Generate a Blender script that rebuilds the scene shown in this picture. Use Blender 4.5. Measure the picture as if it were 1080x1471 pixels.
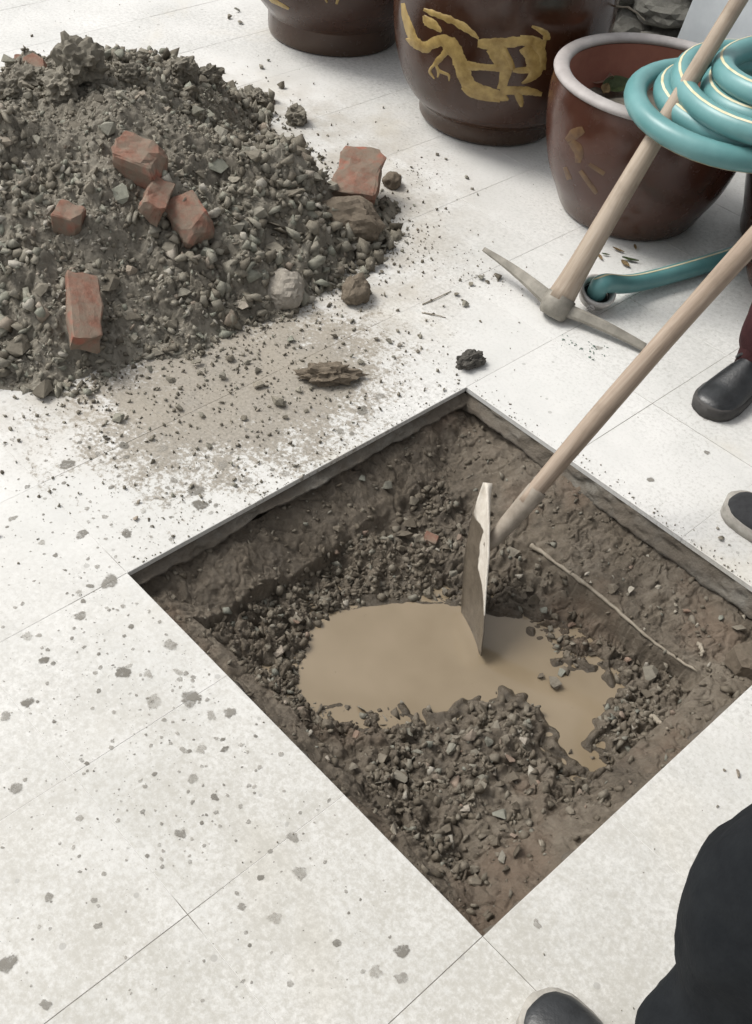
import bpy, bmesh, math, random
import numpy as np
from mathutils import Vector, Matrix, Euler

# ------------------------------------------------------------------ clear
for o in list(bpy.data.objects): bpy.data.objects.remove(o, do_unlink=True)
scene = bpy.context.scene
COL = scene.collection
U = 0.9                      # side of the dug-out square in metres (three 0.3 m tiles)
PI = math.pi
ZW = -0.185*U                # level of the puddle

# ------------------------------------------------------------------ camera
PW, PH, FPX = 1080.0, 1471.0, 1600.0
PITCH, ROLL, YAW = 0.777064, 0.110890, 2.317363
CAMP = np.array([1.37074, -1.76103, 1.71608]) * U
_fw = np.array([math.cos(PITCH)*math.cos(YAW), math.cos(PITCH)*math.sin(YAW), -math.sin(PITCH)])
_r0 = np.cross(_fw, [0, 0, 1.0]); _r0 /= np.linalg.norm(_r0); _u0 = np.cross(_r0, _fw)
_rt = math.cos(ROLL)*_r0 + math.sin(ROLL)*_u0
_up = -math.sin(ROLL)*_r0 + math.cos(ROLL)*_u0
cam = bpy.data.cameras.new('camera'); camo = bpy.data.objects.new('camera', cam); COL.objects.link(camo)
cam.sensor_fit = 'VERTICAL'; cam.sensor_height = 24.0; cam.lens = FPX/PH*24.0
cam.clip_start = 0.05; cam.clip_end = 2000
camo.matrix_world = Matrix(((_rt[0], _up[0], -_fw[0], CAMP[0]), (_rt[1], _up[1], -_fw[1], CAMP[1]),
                            (_rt[2], _up[2], -_fw[2], CAMP[2]), (0, 0, 0, 1)))
scene.camera = camo
scene.render.resolution_x = 752; scene.render.resolution_y = 1024

def ray(u, v):
    return _fw + _rt*(u-PW/2)/FPX - _up*(v-PH/2)/FPX
def at(u, v, z=0.0):
    """photo pixel -> point on the horizontal plane at height z (metres)"""
    d = ray(u, v); t = (z-CAMP[2])/d[2]
    return CAMP + t*d
def at_d(u, v, z):
    return Vector(at(u, v, z))
def px(P):
    d = np.asarray(P, float)-CAMP; w = d@_fw
    return PW/2+FPX*(d@_rt)/w, PH/2-FPX*(d@_up)/w

# ------------------------------------------------------------------ world, sun, exposure
SUN_AZ, SUN_EL = math.radians(205), math.radians(52)     # direction towards the veiled sun (world xy angle)
w = bpy.data.worlds.new('World'); scene.world = w; w.use_nodes = True
nt = w.node_tree; bgn = nt.nodes['Background']
sky = nt.nodes.new('ShaderNodeTexSky'); sky.sky_type = 'NISHITA'; sky.sun_disc = False
sky.sun_elevation = SUN_EL; sky.sun_rotation = PI/2 - SUN_AZ
sky.air_density = 1.0; sky.dust_density = 4.0; sky.ozone_density = 1.0
hsv = nt.nodes.new('ShaderNodeHueSaturation'); hsv.inputs['Saturation'].default_value = 0.10
nt.links.new(sky.outputs[0], hsv.inputs['Color']); nt.links.new(hsv.outputs[0], bgn.inputs[0])
bgn.inputs[1].default_value = 0.13
sl = bpy.data.lights.new('sun', 'SUN'); sl.energy = 1.5; sl.angle = math.radians(22); sl.color = (1.0, 0.955, 0.88)
so = bpy.data.objects.new('sun', sl); COL.objects.link(so)
sd = Vector((math.cos(SUN_EL)*math.cos(SUN_AZ), math.cos(SUN_EL)*math.sin(SUN_AZ), math.sin(SUN_EL)))
so.rotation_euler = sd.to_track_quat('Z', 'Y').to_euler(); so.location = (0, 0, 6)
vs = scene.view_settings; vs.view_transform = 'Standard'; vs.look = 'None'; vs.gamma = 1; vs.use_curve_mapping = False
vs.exposure = 0.46

# ------------------------------------------------------------------ helpers
random.seed(7); RNG = np.random.default_rng(7)
def _hash(ix, iy, iz, s):
    h = (ix*374761393 + iy*668265263 + iz*1274126177 + s*974711) & 0xffffffff
    h = ((h ^ (h >> 13))*1274126177) & 0xffffffff
    return ((h ^ (h >> 16)) & 0xffff)/65535.0
def vnoise(x, y, z=None, s=0):
    x = np.asarray(x, float); y = np.asarray(y, float); z = np.zeros_like(x) if z is None else np.asarray(z, float)
    fx, fy, fz = np.floor(x), np.floor(y), np.floor(z)
    ix, iy, iz = fx.astype(np.int64), fy.astype(np.int64), fz.astype(np.int64)
    tx, ty, tz = x-fx, y-fy, z-fz
    tx, ty, tz = tx*tx*(3-2*tx), ty*ty*(3-2*ty), tz*tz*(3-2*tz)
    r = 0
    for a in (0, 1):
        for b in (0, 1):
            for c in (0, 1):
                wgt = (tx if a else 1-tx)*(ty if b else 1-ty)*(tz if c else 1-tz)
                r = r + wgt*_hash(ix+a, iy+b, iz+c, s)
    return r*2-1
def fbm(x, y, z=None, f=1.0, o=4, s=0, g=0.5):
    r = 0; a = 1.0
    for k in range(o):
        r = r + a*vnoise(np.asarray(x)*f, np.asarray(y)*f, None if z is None else np.asarray(z)*f, s+k*17)
        a *= g; f *= 2.03
    return r
def clods(x, y, f, s=0):
    """angular lumps: every cell of a jittered grid is a tilted facet with its own height (about -1..1)"""
    x = np.asarray(x, float)*f; y = np.asarray(y, float)*f; ix = np.floor(x).astype(np.int64); iy = np.floor(y).astype(np.int64)
    best = np.full(x.shape, 9.0); sec = np.full(x.shape, 9.0); h = np.zeros(x.shape); z0 = np.zeros_like(ix)
    for a in (-1, 0, 1):
        for b in (-1, 0, 1):
            cx, cy = ix+a, iy+b; px_ = cx+_hash(cx, cy, z0, s); py_ = cy+_hash(cx, cy, z0, s+1); dx, dy = x-px_, y-py_; d = np.hypot(dx, dy)
            hh = (_hash(cx, cy, z0, s+2)*2-1)+1.5*(dx*(_hash(cx, cy, z0, s+3)*2-1)+dy*(_hash(cx, cy, z0, s+4)*2-1))-0.5*d
            k = d < best; sec = np.where(k, best, np.minimum(sec, d)); h = np.where(k, hh, h); best = np.where(k, d, best)
    return h-0.9*np.clip(1-(sec-best)/0.16, 0, 1)
def sstep(a, b, x):
    t = np.clip((np.asarray(x, float)-a)/(b-a), 0, 1); return t*t*(3-2*t)

def mesh_np(name, V, F, smooth=False):
    """V (n,3), F (m,k) numpy -> mesh"""
    me = bpy.data.meshes.new(name); V = np.asarray(V, np.float32); F = np.asarray(F, np.int32)
    m, k = F.shape
    me.vertices.add(len(V)); me.vertices.foreach_set('co', V.ravel())
    me.loops.add(m*k); me.loops.foreach_set('vertex_index', F.ravel())
    me.polygons.add(m); me.polygons.foreach_set('loop_start', np.arange(0, m*k, k, dtype=np.int32))
    if smooth: me.polygons.foreach_set('use_smooth', np.ones(m, dtype=bool))
    me.update(calc_edges=True); me.validate()
    return me
def link(name, me, m=None, parent=None, loc=None, rot=None, scale=None):
    o = bpy.data.objects.new(name, me); COL.objects.link(o)
    if m is not None and me is not None and len(me.materials) == 0: me.materials.append(m)
    if parent is not None: o.parent = parent
    if loc is not None: o.location = loc
    if rot is not None: o.rotation_euler = rot
    if scale is not None: o.scale = scale
    return o
def tag(o, label=None, cat=None, group=None, kind=None):
    if label: o['label'] = label
    if cat: o['category'] = cat
    if group: o['group'] = group
    if kind: o['kind'] = kind
    return o
def empty(name, loc=(0, 0, 0), rotz=0):
    o = bpy.data.objects.new(name, None); COL.objects.link(o); o.location = loc; o.rotation_euler = (0, 0, rotz)
    o.empty_display_size = 0.05
    return o
def bm_obj(name, bm, m, parent=None, smooth=False, **k):
    me = bpy.data.meshes.new(name); bmesh.ops.recalc_face_normals(bm, faces=bm.faces); bm.to_mesh(me); bm.free()
    if smooth:
        for p in me.polygons: p.use_smooth = True
    return link(name, me, m, parent, **k)
def grid_faces(nx, ny, wrap=False):
    i, j = np.meshgrid(np.arange(nx-1), np.arange(ny if wrap else ny-1), indexing='ij')
    a = i*ny+j; b = (i+1)*ny+j; j2 = (j+1) % ny
    c = (i+1)*ny+j2; d = i*ny+j2
    return np.stack([a.ravel(), b.ravel(), c.ravel(), d.ravel()], 1)
def lathe(prof, n=64, wob=0.0, seed=0):
    prof = np.array(prof, float); t = np.linspace(0, 2*PI, n, endpoint=False)
    R = prof[:, 0][:, None]*np.ones(n); Z = prof[:, 1][:, None]*np.ones(n)
    if wob:
        R = R*(1+wob*vnoise(np.cos(t)*1.5+3, np.sin(t)*1.5+3, None, seed)[None, :])
    V = np.stack([R*np.cos(t), R*np.sin(t), Z], 2).reshape(-1, 3)
    return V, grid_faces(len(prof), n, True)
def catmull(P, n=8):
    P = [np.array(p, float) for p in P]; out = []
    Q = [2*P[0]-P[1]]+P+[2*P[-1]-P[-2]]
    for i in range(1, len(Q)-2):
        for k in range(n):
            t = k/n; a, b, c, d = Q[i-1], Q[i], Q[i+1], Q[i+2]
            out.append(0.5*((2*b)+(c-a)*t+(2*a-5*b+4*c-d)*t*t+(3*b-a-3*c+d)*t**3))
    out.append(P[-1]); return np.array(out)
def frames(path):
    path = np.asarray(path, float); T = np.gradient(path, axis=0); T /= np.linalg.norm(T, axis=1)[:, None]
    N = np.zeros_like(T); ref = np.array([0, 0, 1.0])
    if abs(T[0]@ref) > 0.95: ref = np.array([1.0, 0, 0])
    n = ref-T[0]*(ref@T[0]); n /= np.linalg.norm(n); N[0] = n
    for i in range(1, len(path)):
        n = N[i-1]-T[i]*(N[i-1]@T[i]); N[i] = n/np.linalg.norm(n)
    return T, N, np.cross(T, N)
def tube(path, rad, n=16, cap=True):
    path = np.asarray(path, float); rad = np.broadcast_to(np.asarray(rad, float), (len(path),))
    T, N, B = frames(path); t = np.linspace(0, 2*PI, n, endpoint=False)
    V = path[:, None, :]+rad[:, None, None]*(np.cos(t)[None, :, None]*N[:, None, :]+np.sin(t)[None, :, None]*B[:, None, :])
    V = V.reshape(-1, 3); F = grid_faces(len(path), n, True)
    if cap:
        c0 = len(V); V = np.vstack([V, path[0], path[-1]]); m = len(path)
        k = np.arange(n); k2 = (k+1) % n
        f0 = np.stack([np.full(n, c0), k2, k, k], 1); f1 = np.stack([np.full(n, c0+1), (m-1)*n+k, (m-1)*n+k2, (m-1)*n+k2], 1)
        F3 = (f0[:, :3], f1[:, :3])
        return V, F, np.vstack(F3)
    return V, F, None
def mesh_mixed(name, V, F4, F3=None, smooth=True):
    faces = F4.tolist()+([] if F3 is None else F3.tolist())
    me = bpy.data.meshes.new(name); me.from_pydata(np.asarray(V).tolist(), [], faces); me.update()
    bm = bmesh.new(); bm.from_mesh(me); bmesh.ops.recalc_face_normals(bm, faces=bm.faces); bm.to_mesh(me); bm.free()
    if smooth:
        for p in me.polygons: p.use_smooth = True
    return me
def tube_obj(name, path, rad, m, parent=None, n=16, smooth=True):
    V, F, F3 = tube(path, rad, n)
    return link(name, mesh_mixed(name, V, F, F3, smooth), m, parent)

# ------------------------------------------------------------------ materials
class NB:
    def __init__(self, name):
        self.m = bpy.data.materials.new(name); self.m.use_nodes = True; self.t = self.m.node_tree
        self.b = self.t.nodes['Principled BSDF']; self._geo = None
    def n(self, typ, **kw):
        nd = self.t.nodes.new(typ)
        for k, v in kw.items():
            if k in nd.inputs: nd.inputs[k].default_value = v
            else: setattr(nd, k, v)
        return nd
    def l(self, a, b): self.t.links.new(a, b)
    def pos(self, obj=False):
        if obj:
            return self.n('ShaderNodeTexCoord').outputs['Object']
        if self._geo is None: self._geo = self.n('ShaderNodeNewGeometry')
        return self._geo.outputs['Position']
    def noise(self, scale, detail=4, rough=0.55, vec=None, dist=0.0):
        nd = self.n('ShaderNodeTexNoise'); nd.inputs['Scale'].default_value = scale; nd.inputs['Detail'].default_value = detail
        nd.inputs['Roughness'].default_value = rough; nd.inputs['Distortion'].default_value = dist
        self.l(vec if vec is not None else self.pos(), nd.inputs['Vector']); return nd.outputs['Fac']
    def ramp(self, fac, stops, interp='LINEAR'):
        nd = self.n('ShaderNodeValToRGB'); cr = nd.color_ramp; cr.interpolation = interp
        while len(cr.elements) < len(stops): cr.elements.new(0.5)
        for e, (p, c) in zip(cr.elements, stops):
            e.position = p; e.color = (*c, 1) if len(c) == 3 else c
        self.l(fac, nd.inputs[0]); return nd.outputs[0]
    def mix(self, fac, a, b, mode='MIX'):
        nd = self.n('ShaderNodeMix', data_type='RGBA', blend_type=mode)
        for s, v in ((nd.inputs[0], fac), (nd.inputs[6], a), (nd.inputs[7], b)):
            if isinstance(v, (int, float)): s.default_value = v
            elif isinstance(v, tuple): s.default_value = (*v, 1) if len(v) == 3 else v
            else: self.l(v, s)
        return nd.outputs[2]
    def math(self, op, a, b=0.0, c=0.0, clamp=False):
        nd = self.n('ShaderNodeMath', operation=op); nd.use_clamp = clamp
        for s, v in zip(nd.inputs, (a, b, c)):
            if isinstance(v, (int, float)): s.default_value = v
            else: self.l(v, s)
        return nd.outputs[0]
    def mapr(self, v, a, b, c=0.0, d=1.0):
        nd = self.n('ShaderNodeMapRange'); nd.interpolation_type = 'SMOOTHSTEP'
        self.l(v, nd.inputs[0])
        for i, x in zip((1, 2, 3, 4), (a, b, c, d)): nd.inputs[i].default_value = x
        return nd.outputs[0]
    def mapr2(self, v, a, b):
        nd = self.n('ShaderNodeMapRange'); self.l(v, nd.inputs[0]); nd.inputs[1].default_value = a; nd.inputs[2].default_value = b; return nd.outputs[0]
    def bump(self, h, strength=0.3, dist=0.01):
        nd = self.n('ShaderNodeBump'); nd.inputs['Strength'].default_value = strength; nd.inputs['Distance'].default_value = dist
        self.l(h, nd.inputs['Height']); self.l(nd.outputs[0], self.b.inputs['Normal'])
    def out(self, col=None, rough=None, metal=None, spec=None):
        for k, v in (('Base Color', col), ('Roughness', rough), ('Metallic', metal), ('Specular IOR Level', spec)):
            if v is None: continue
            if isinstance(v, (int, float)): self.b.inputs[k].default_value = v
            elif isinstance(v, tuple): self.b.inputs[k].default_value = (*v, 1)
            else: self.l(v, self.b.inputs[k])
        return self.m
    def dist_to(self, x, y, sx, sy):
        """elliptic distance of the shaded point from (x, y), in radii"""
        sep = self.n('ShaderNodeSeparateXYZ'); self.l(self.pos(), sep.inputs[0])
        a = self.math('DIVIDE', self.math('SUBTRACT', sep.outputs[0], x), sx)
        b = self.math('DIVIDE', self.math('SUBTRACT', sep.outputs[1], y), sy)
        return self.math('SQRT', self.math('ADD', self.math('MULTIPLY', a, a), self.math('MULTIPLY', b, b)))

def tile_material(name, with_grid):
    b = NB(name)
    base = b.ramp(b.noise(3.2, 5, 0.6), [(0.3, (0.60, 0.60, 0.58)), (0.55, (0.69, 0.685, 0.665)), (0.75, (0.74, 0.735, 0.715))])
    mott = b.ramp(b.noise(78, 5, 0.75, dist=0.3), [(0.36, (0.74, 0.74, 0.73)), (0.56, (1, 1, 1))])
    wear = b.mapr(b.noise(1.7, 3), 0.38, 0.62)          # some stretches are more worn than others
    c = b.mix(b.math('MULTIPLY', wear, 0.9), base, mott, 'MULTIPLY')
    fine = b.ramp(b.noise(120, 4, 0.75), [(0.36, (0.66, 0.65, 0.63)), (0.50, (1, 1, 1))])
    c = b.mix(b.mapr(b.noise(2.6, 3), 0.35, 0.65, 0.15, 0.7), c, fine, 'MULTIPLY')
    # yellowish film
    c = b.mix(b.mapr(b.noise(2.3, 4, 0.6, dist=0.6), 0.54, 0.72, 0, 0.35), c, (0.60, 0.55, 0.45))
    gd = b.mapr(b.dist_to(1.05, -1.35, 1.75, 1.55), 0.25, 1.0, 0.95, 0.0)  # shade of the near floor put into the tile colour, with its mottled grime
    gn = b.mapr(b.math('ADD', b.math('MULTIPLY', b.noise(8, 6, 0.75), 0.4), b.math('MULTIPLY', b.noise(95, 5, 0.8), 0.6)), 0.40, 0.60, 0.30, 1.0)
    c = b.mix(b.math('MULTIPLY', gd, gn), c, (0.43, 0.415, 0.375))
    # trodden soil between the heap and the pit: speckled, denser towards the middle
    d = b.dist_to(-0.31, -0.40, 0.42, 0.58)
    dens = b.mapr(d, 0.0, 1.35, 0.60, 0.0)
    n1 = b.noise(90, 4, 0.75); n2 = b.noise(14, 4, 0.6)
    nn = b.math('ADD', b.math('MULTIPLY', n1, 0.6), b.math('MULTIPLY', n2, 0.4))
    m1 = b.math('SUBTRACT', b.math('ADD', nn, b.math('MULTIPLY', dens, 0.62)), 0.66)
    m1 = b.mapr(m1, 0.0, 0.10, 0, 0.85)
    c = b.mix(m1, c, b.ramp(b.noise(130, 4, 0.7), [(0.35, (0.15, 0.13, 0.10)), (0.65, (0.34, 0.30, 0.245))]))
    # dust film round the heap
    d2 = b.dist_to(-1.08, -0.22, 0.98, 1.05)
    m2 = b.math('MULTIPLY', b.mapr(d2, 0.72, 1.12, 0.55, 0.0), b.mapr(b.noise(9, 4, 0.65), 0.3, 0.65))
    c = b.mix(m2, c, (0.36, 0.32, 0.26))
    # small splashes everywhere, as distinct round marks
    vor = b.n('ShaderNodeTexVoronoi', feature='F1'); vor.inputs['Scale'].default_value = 34; b.l(b.pos(), vor.inputs['Vector'])
    sepc = b.n('ShaderNodeSeparateColor'); b.l(vor.outputs['Color'], sepc.inputs[0])
    spot = b.math('MULTIPLY', b.math('LESS_THAN', vor.outputs['Distance'], b.math('MULTIPLY', sepc.outputs[0], 0.20)), b.math('GREATER_THAN', sepc.outputs[1], 0.80))
    c = b.mix(b.math('MULTIPLY', spot, 0.5), c, (0.30, 0.29, 0.27))
    if with_grid:
        br = b.n('ShaderNodeTexBrick'); br.offset = 0.0; br.inputs['Scale'].default_value = 1.0
        br.inputs['Brick Width'].default_value = 0.3; br.inputs['Row Height'].default_value = 0.3; br.inputs['Mortar Size'].default_value = 0.0015
        b.l(b.pos(), br.inputs['Vector'])
        c = b.mix(br.outputs['Fac'], c, (0.4, 0.39, 0.36))
    else:
        oi = b.n('ShaderNodeObjectInfo')
        c = b.mix(1.0, c, b.ramp(oi.outputs['Random'], [(0, (0.95, 0.95, 0.945)), (1, (1.0, 1.0, 1.0))]), 'MULTIPLY')
    b.bump(b.noise(60, 5, 0.6), 0.12, 0.004)
    return b.out(c, b.ramp(b.noise(20, 3), [(0.3, (0.42,)*3), (0.7, (0.62,)*3)]), spec=0.35)
M = {}
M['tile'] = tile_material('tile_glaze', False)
def joint_mat():
    b = NB('joint_dust')
    n = b.noise(7, 4, 0.7)
    # joints are mostly filled with pale dust; some stretches have lost it
    open_ = b.mapr(b.noise(1.9, 3), 0.6, 0.7, 0, 0.15)
    for (x, y, sx, sy) in ((0.50, 0.30, 0.34, 0.06), (0.30, 0.36, 0.06, 0.36), (0.0, 0.56, 0.06, 0.26), (-0.30, -0.13, 0.06, 0.17), (0.90, -1.02, 0.05, 0.14), (0.97, -0.90, 0.12, 0.05), (0.60, -1.32, 0.05, 0.22), (-0.04, -0.97, 0.06, 0.1)):
        open_ = b.math('MAXIMUM', open_, b.mapr(b.dist_to(x, y, sx, sy), 1.1, 0.6, 0, 0.9))
    f = b.math('MULTIPLY', open_, b.mapr(n, 0.35, 0.5, 0.55, 1.0))
    c = b.mix(f, (0.61, 0.60, 0.575), (0.17, 0.155, 0.13)); c = b.mix(b.mapr(b.dist_to(-0.31, -0.40, 0.42, 0.58), 1.0, 0.5, 0, 0.85), c, (0.30, 0.265, 0.21))
    return b.out(c, 0.8, spec=0.2)
M['ground'] = joint_mat()

def soil_mat(name, dark, mid, light, rough_lo=0.75, rough_hi=0.95, red=None):
    b = NB(name)
    n = b.math('ADD', b.math('MULTIPLY', b.noise(5, 4, 0.6), 0.5), b.math('MULTIPLY', b.noise(55, 5, 0.7), 0.5))
    c = b.ramp(n, [(0.36, dark), (0.5, mid), (0.64, light)])
    if red: c = b.mix(b.mapr(b.noise(4.3, 3), 0.52, 0.66, 0, 0.6), c, red)
    b.bump(b.noise(110, 6, 0.75), 0.75, 0.008); rg = b.ramp(b.noise(12, 3), [(0.35, (rough_lo,)*3), (0.65, (rough_hi,)*3)])
    if red:                                   # soaked margin just above the water level
        sep = b.n('ShaderNodeSeparateXYZ'); b.l(b.pos(), sep.inputs[0])
        z = b.math('ADD', sep.outputs[2], b.math('MULTIPLY', b.math('SUBTRACT', b.noise(40, 3), 0.5), 0.012)); wet = b.mapr(z, ZW+0.016, ZW+0.002)
        c = b.mix(b.math('MULTIPLY', wet, 0.5), c, (0.055, 0.044, 0.030)); rg = b.mix(wet, rg, (0.22, 0.22, 0.22))
    return b.out(c, rg, spec=0.4)
M['pit_soil'] = soil_mat('wet_pit_soil', (0.070, 0.057, 0.042), (0.130, 0.107, 0.080), (0.195, 0.167, 0.130), 0.45, 0.9, (0.15, 0.106, 0.074))
M['pile_soil'] = soil_mat('heap_soil', (0.145, 0.129, 0.102), (0.225, 0.204, 0.165), (0.290, 0.268, 0.222), 0.8, 0.95)
M['sand'] = soil_mat('trodden_sand', (0.19, 0.165, 0.125), (0.24, 0.21, 0.16), (0.28, 0.25, 0.195), 0.85, 0.95)

def stone_mat(name, stops, attr=False, rough=0.85):
    b = NB(name)
    if attr:
        a = b.n('ShaderNodeAttribute', attribute_name='tint'); fac = a.outputs['Fac']
    else:
        fac = b.n('ShaderNodeObjectInfo').outputs['Random']
    c = b.ramp(fac, stops)
    co = b.pos()
    c = b.mix(0.55, c, b.ramp(b.noise(70, 5, 0.7, co), [(0.3, (0.52, 0.50, 0.46)), (0.65, (1.2, 1.18, 1.15))]), 'MULTIPLY')
    b.bump(b.noise(170, 5, 0.7, co), 0.5, 0.004)
    return b.out(c, rough, spec=0.3)
HEAP = [(0.0, (0.135, 0.120, 0.095)), (0.35, (0.225, 0.205, 0.166)), (0.65, (0.268, 0.253, 0.212)), (0.82, (0.258, 0.264, 0.220)), (0.93, (0.30, 0.252, 0.204)), (1.0, (0.40, 0.378, 0.33))]
PITS = [(0.0, (0.105, 0.088, 0.066)), (0.4, (0.155, 0.133, 0.103)), (0.7, (0.205, 0.185, 0.150)), (0.85, (0.20, 0.205, 0.175)), (0.95, (0.22, 0.155, 0.118)), (1.0, (0.34, 0.315, 0.27))]
M['heap_stone'] = stone_mat('heap_stone', HEAP); M['heap_grit'] = stone_mat('heap_grit', HEAP, True)
M['pit_stone'] = stone_mat('pit_stone', PITS, rough=0.7); M['pit_grit'] = stone_mat('pit_grit', PITS, True, 0.7)
M['pale_stone'] = stone_mat('pale_pebble', [(0, (0.30, 0.27, 0.22)), (1, (0.46, 0.43, 0.37))])
M['dark_clod'] = stone_mat('dark_clod', [(0, (0.075, 0.07, 0.062)), (1, (0.10, 0.095, 0.085))])
M['grey_clod'] = stone_mat('grey_clod', [(0, (0.16, 0.155, 0.14)), (1, (0.22, 0.21, 0.185))])
M['crest_clod'] = stone_mat('crest_clod', [(0, (0.15, 0.138, 0.112)), (1, (0.23, 0.212, 0.175))])
M['brown_clod'] = stone_mat('brown_clod', [(0, (0.14, 0.115, 0.088)), (1, (0.175, 0.145, 0.11))])
M['speckled'] = stone_mat('speckled_concrete', [(0, (0.30, 0.28, 0.24)), (1, (0.34, 0.31, 0.27))])
def screed_mat():
    b = NB('mortar_bed')
    c = b.ramp(b.noise(38, 6, 0.7), [(0.3, (0.105, 0.094, 0.076)), (0.5, (0.165, 0.153, 0.130)), (0.7, (0.235, 0.225, 0.20))])
    c = b.mix(b.mapr(b.noise(6, 4), 0.36, 0.56, 0.1, 0.9), c, (0.12, 0.10, 0.077))
    b.bump(b.noise(90, 6, 0.7), 0.8, 0.008); return b.out(c, 0.9)
M['screed'] = screed_mat()
def water_mat():
    b = NB('muddy_water')
    c = b.ramp(b.noise(5, 3, 0.5), [(0.35, (0.212, 0.166, 0.108)), (0.65, (0.272, 0.218, 0.150))])
    c = b.mix(b.mapr(b.noise(60, 4, 0.7), 0.66, 0.74, 0, 0.35), c, (0.13, 0.10, 0.06))
    b.bump(b.noise(22, 2), 0.05, 0.002)
    return b.out(c, 0.07, spec=0.5)
M['water'] = water_mat()
def brick_mat():
    b = NB('fired_brick'); co = b.pos(True)
    c = b.ramp(b.noise(40, 5, 0.7, co), [(0.3, (0.165, 0.085, 0.060)), (0.5, (0.245, 0.118, 0.084)), (0.7, (0.32, 0.175, 0.13))])
    c = b.mix(b.mapr(b.noise(17, 4, 0.6, co), 0.34, 0.58, 0.10, 0.88), c, (0.215, 0.178, 0.138))
    c = b.mix(b.mapr(b.noise(19, 2, 0.5, co), 0.58, 0.74, 0, 0.6), c, (0.36, 0.10, 0.065))
    b.bump(b.noise(90, 6, 0.75, co), 0.5, 0.006); return b.out(c, 0.9, spec=0.2)
M['brick'] = brick_mat()
def glaze_mat(name, base, mid, rough=0.12):
    b = NB(name); co = b.pos(True)
    c = b.ramp(b.noise(6, 5, 0.6, co, 0.5), [(0.3, base), (0.7, mid)])
    c = b.mix(b.mapr(b.noise(30, 5, 0.7, co), 0.5, 0.75, 0, 0.22), c, (0.10, 0.07, 0.05))
    sep = b.n('ShaderNodeSeparateXYZ'); b.l(co, sep.inputs[0])
    low = b.math('ADD', sep.outputs[2], b.math('MULTIPLY', b.noise(9, 4, 0.6, co), 0.12))
    c = b.mix(b.mapr(low, 0.20, 0.06, 0, 0.5), c, (0.085, 0.060, 0.04))      # dried splashes on the foot
    b.bump(b.noise(25, 3, 0.5, co), 0.06, 0.004)
    m = b.out(c, b.ramp(b.noise(16, 4, 0.6, co), [(0.3, (rough,)*3), (0.7, (rough+0.22,)*3)]), spec=0.5)
    return m
M['glaze'] = glaze_mat('brown_glaze', (0.030, 0.012, 0.007), (0.060, 0.024, 0.012))
M['glaze_red'] = glaze_mat('reddish_glaze', (0.046, 0.017, 0.011), (0.085, 0.033, 0.021))
def simple(name, c1, c2, scale=20, rough=0.6, metal=0.0, bs=0.2, bscale=80, bd=0.003, spec=0.5, objc=True, stretch=None):
    b = NB(name); co = b.pos(objc)
    if stretch:
        mp = b.n('ShaderNodeMapping'); mp.inputs['Scale'].default_value = stretch; b.l(co, mp.inputs[0]); co = mp.outputs[0]
    c = b.ramp(b.noise(scale, 5, 0.62, co), [(0.32, c1), (0.68, c2)])
    if bs: b.bump(b.noise(bscale, 5, 0.65, co), bs, bd)
    return b.out(c, rough, metal, spec)
M['gold'] = simple('gold_glaze', (0.24, 0.155, 0.045), (0.46, 0.33, 0.12), 34, 0.38, bs=0.15)
M['gold_faded'] = simple('faded_gold_glaze', (0.075, 0.036, 0.019), (0.155, 0.090, 0.036), 55, 0.4, bs=0.1)
M['rim'] = simple('unglazed_rim', (0.30, 0.275, 0.265), (0.44, 0.41, 0.395), 14, 0.6, bs=0.2)
M['red_clay'] = simple('red_clay_inside', (0.27, 0.105, 0.075), (0.38, 0.165, 0.12), 9, 0.7, bs=0.2)
M['hose'] = simple('turquoise_rubber', (0.095, 0.245, 0.248), (0.150, 0.325, 0.328), 7, 0.36, bs=0.05, spec=0.5)
M['stripe'] = simple('hose_stripe', (0.55, 0.48, 0.28), (0.70, 0.65, 0.48), 30, 0.5, bs=0)
M['coupling'] = simple('cast_aluminium', (0.42, 0.40, 0.38), (0.62, 0.60, 0.57), 30, 0.45, 0.5, bs=0.25)
M['rubber'] = simple('black_rubber', (0.02, 0.02, 0.02), (0.035, 0.035, 0.035), 30, 0.6, bs=0.1)
def wood_mat(name, a, bb, cc):
    b = NB(name); co = b.pos(True)
    mp = b.n('ShaderNodeMapping'); mp.inputs['Scale'].default_value = (38, 38, 2.2); b.l(co, mp.inputs[0])
    g = b.noise(1.6, 6, 0.7, mp.outputs[0], 0.7)
    c = b.ramp(g, [(0.3, a), (0.5, bb), (0.72, cc)])
    c = b.mix(b.mapr(b.noise(11, 4, 0.6, co), 0.50, 0.72, 0, 0.5), c, (0.17, 0.13, 0.095))
    b.bump(g, 0.35, 0.002); return b.out(c, 0.62, spec=0.3)
M['wood'] = wood_mat('worn_ash', (0.25, 0.195, 0.145), (0.36, 0.295, 0.23), (0.45, 0.38, 0.31))
M['wood2'] = wood_mat('polished_ash', (0.205, 0.155, 0.112), (0.31, 0.242, 0.185), (0.41, 0.335, 0.267))
M['iron'] = simple('dusty_iron', (0.17, 0.158, 0.132), (0.30, 0.28, 0.24), 28, 0.6, 0.25, bs=0.4)
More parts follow.
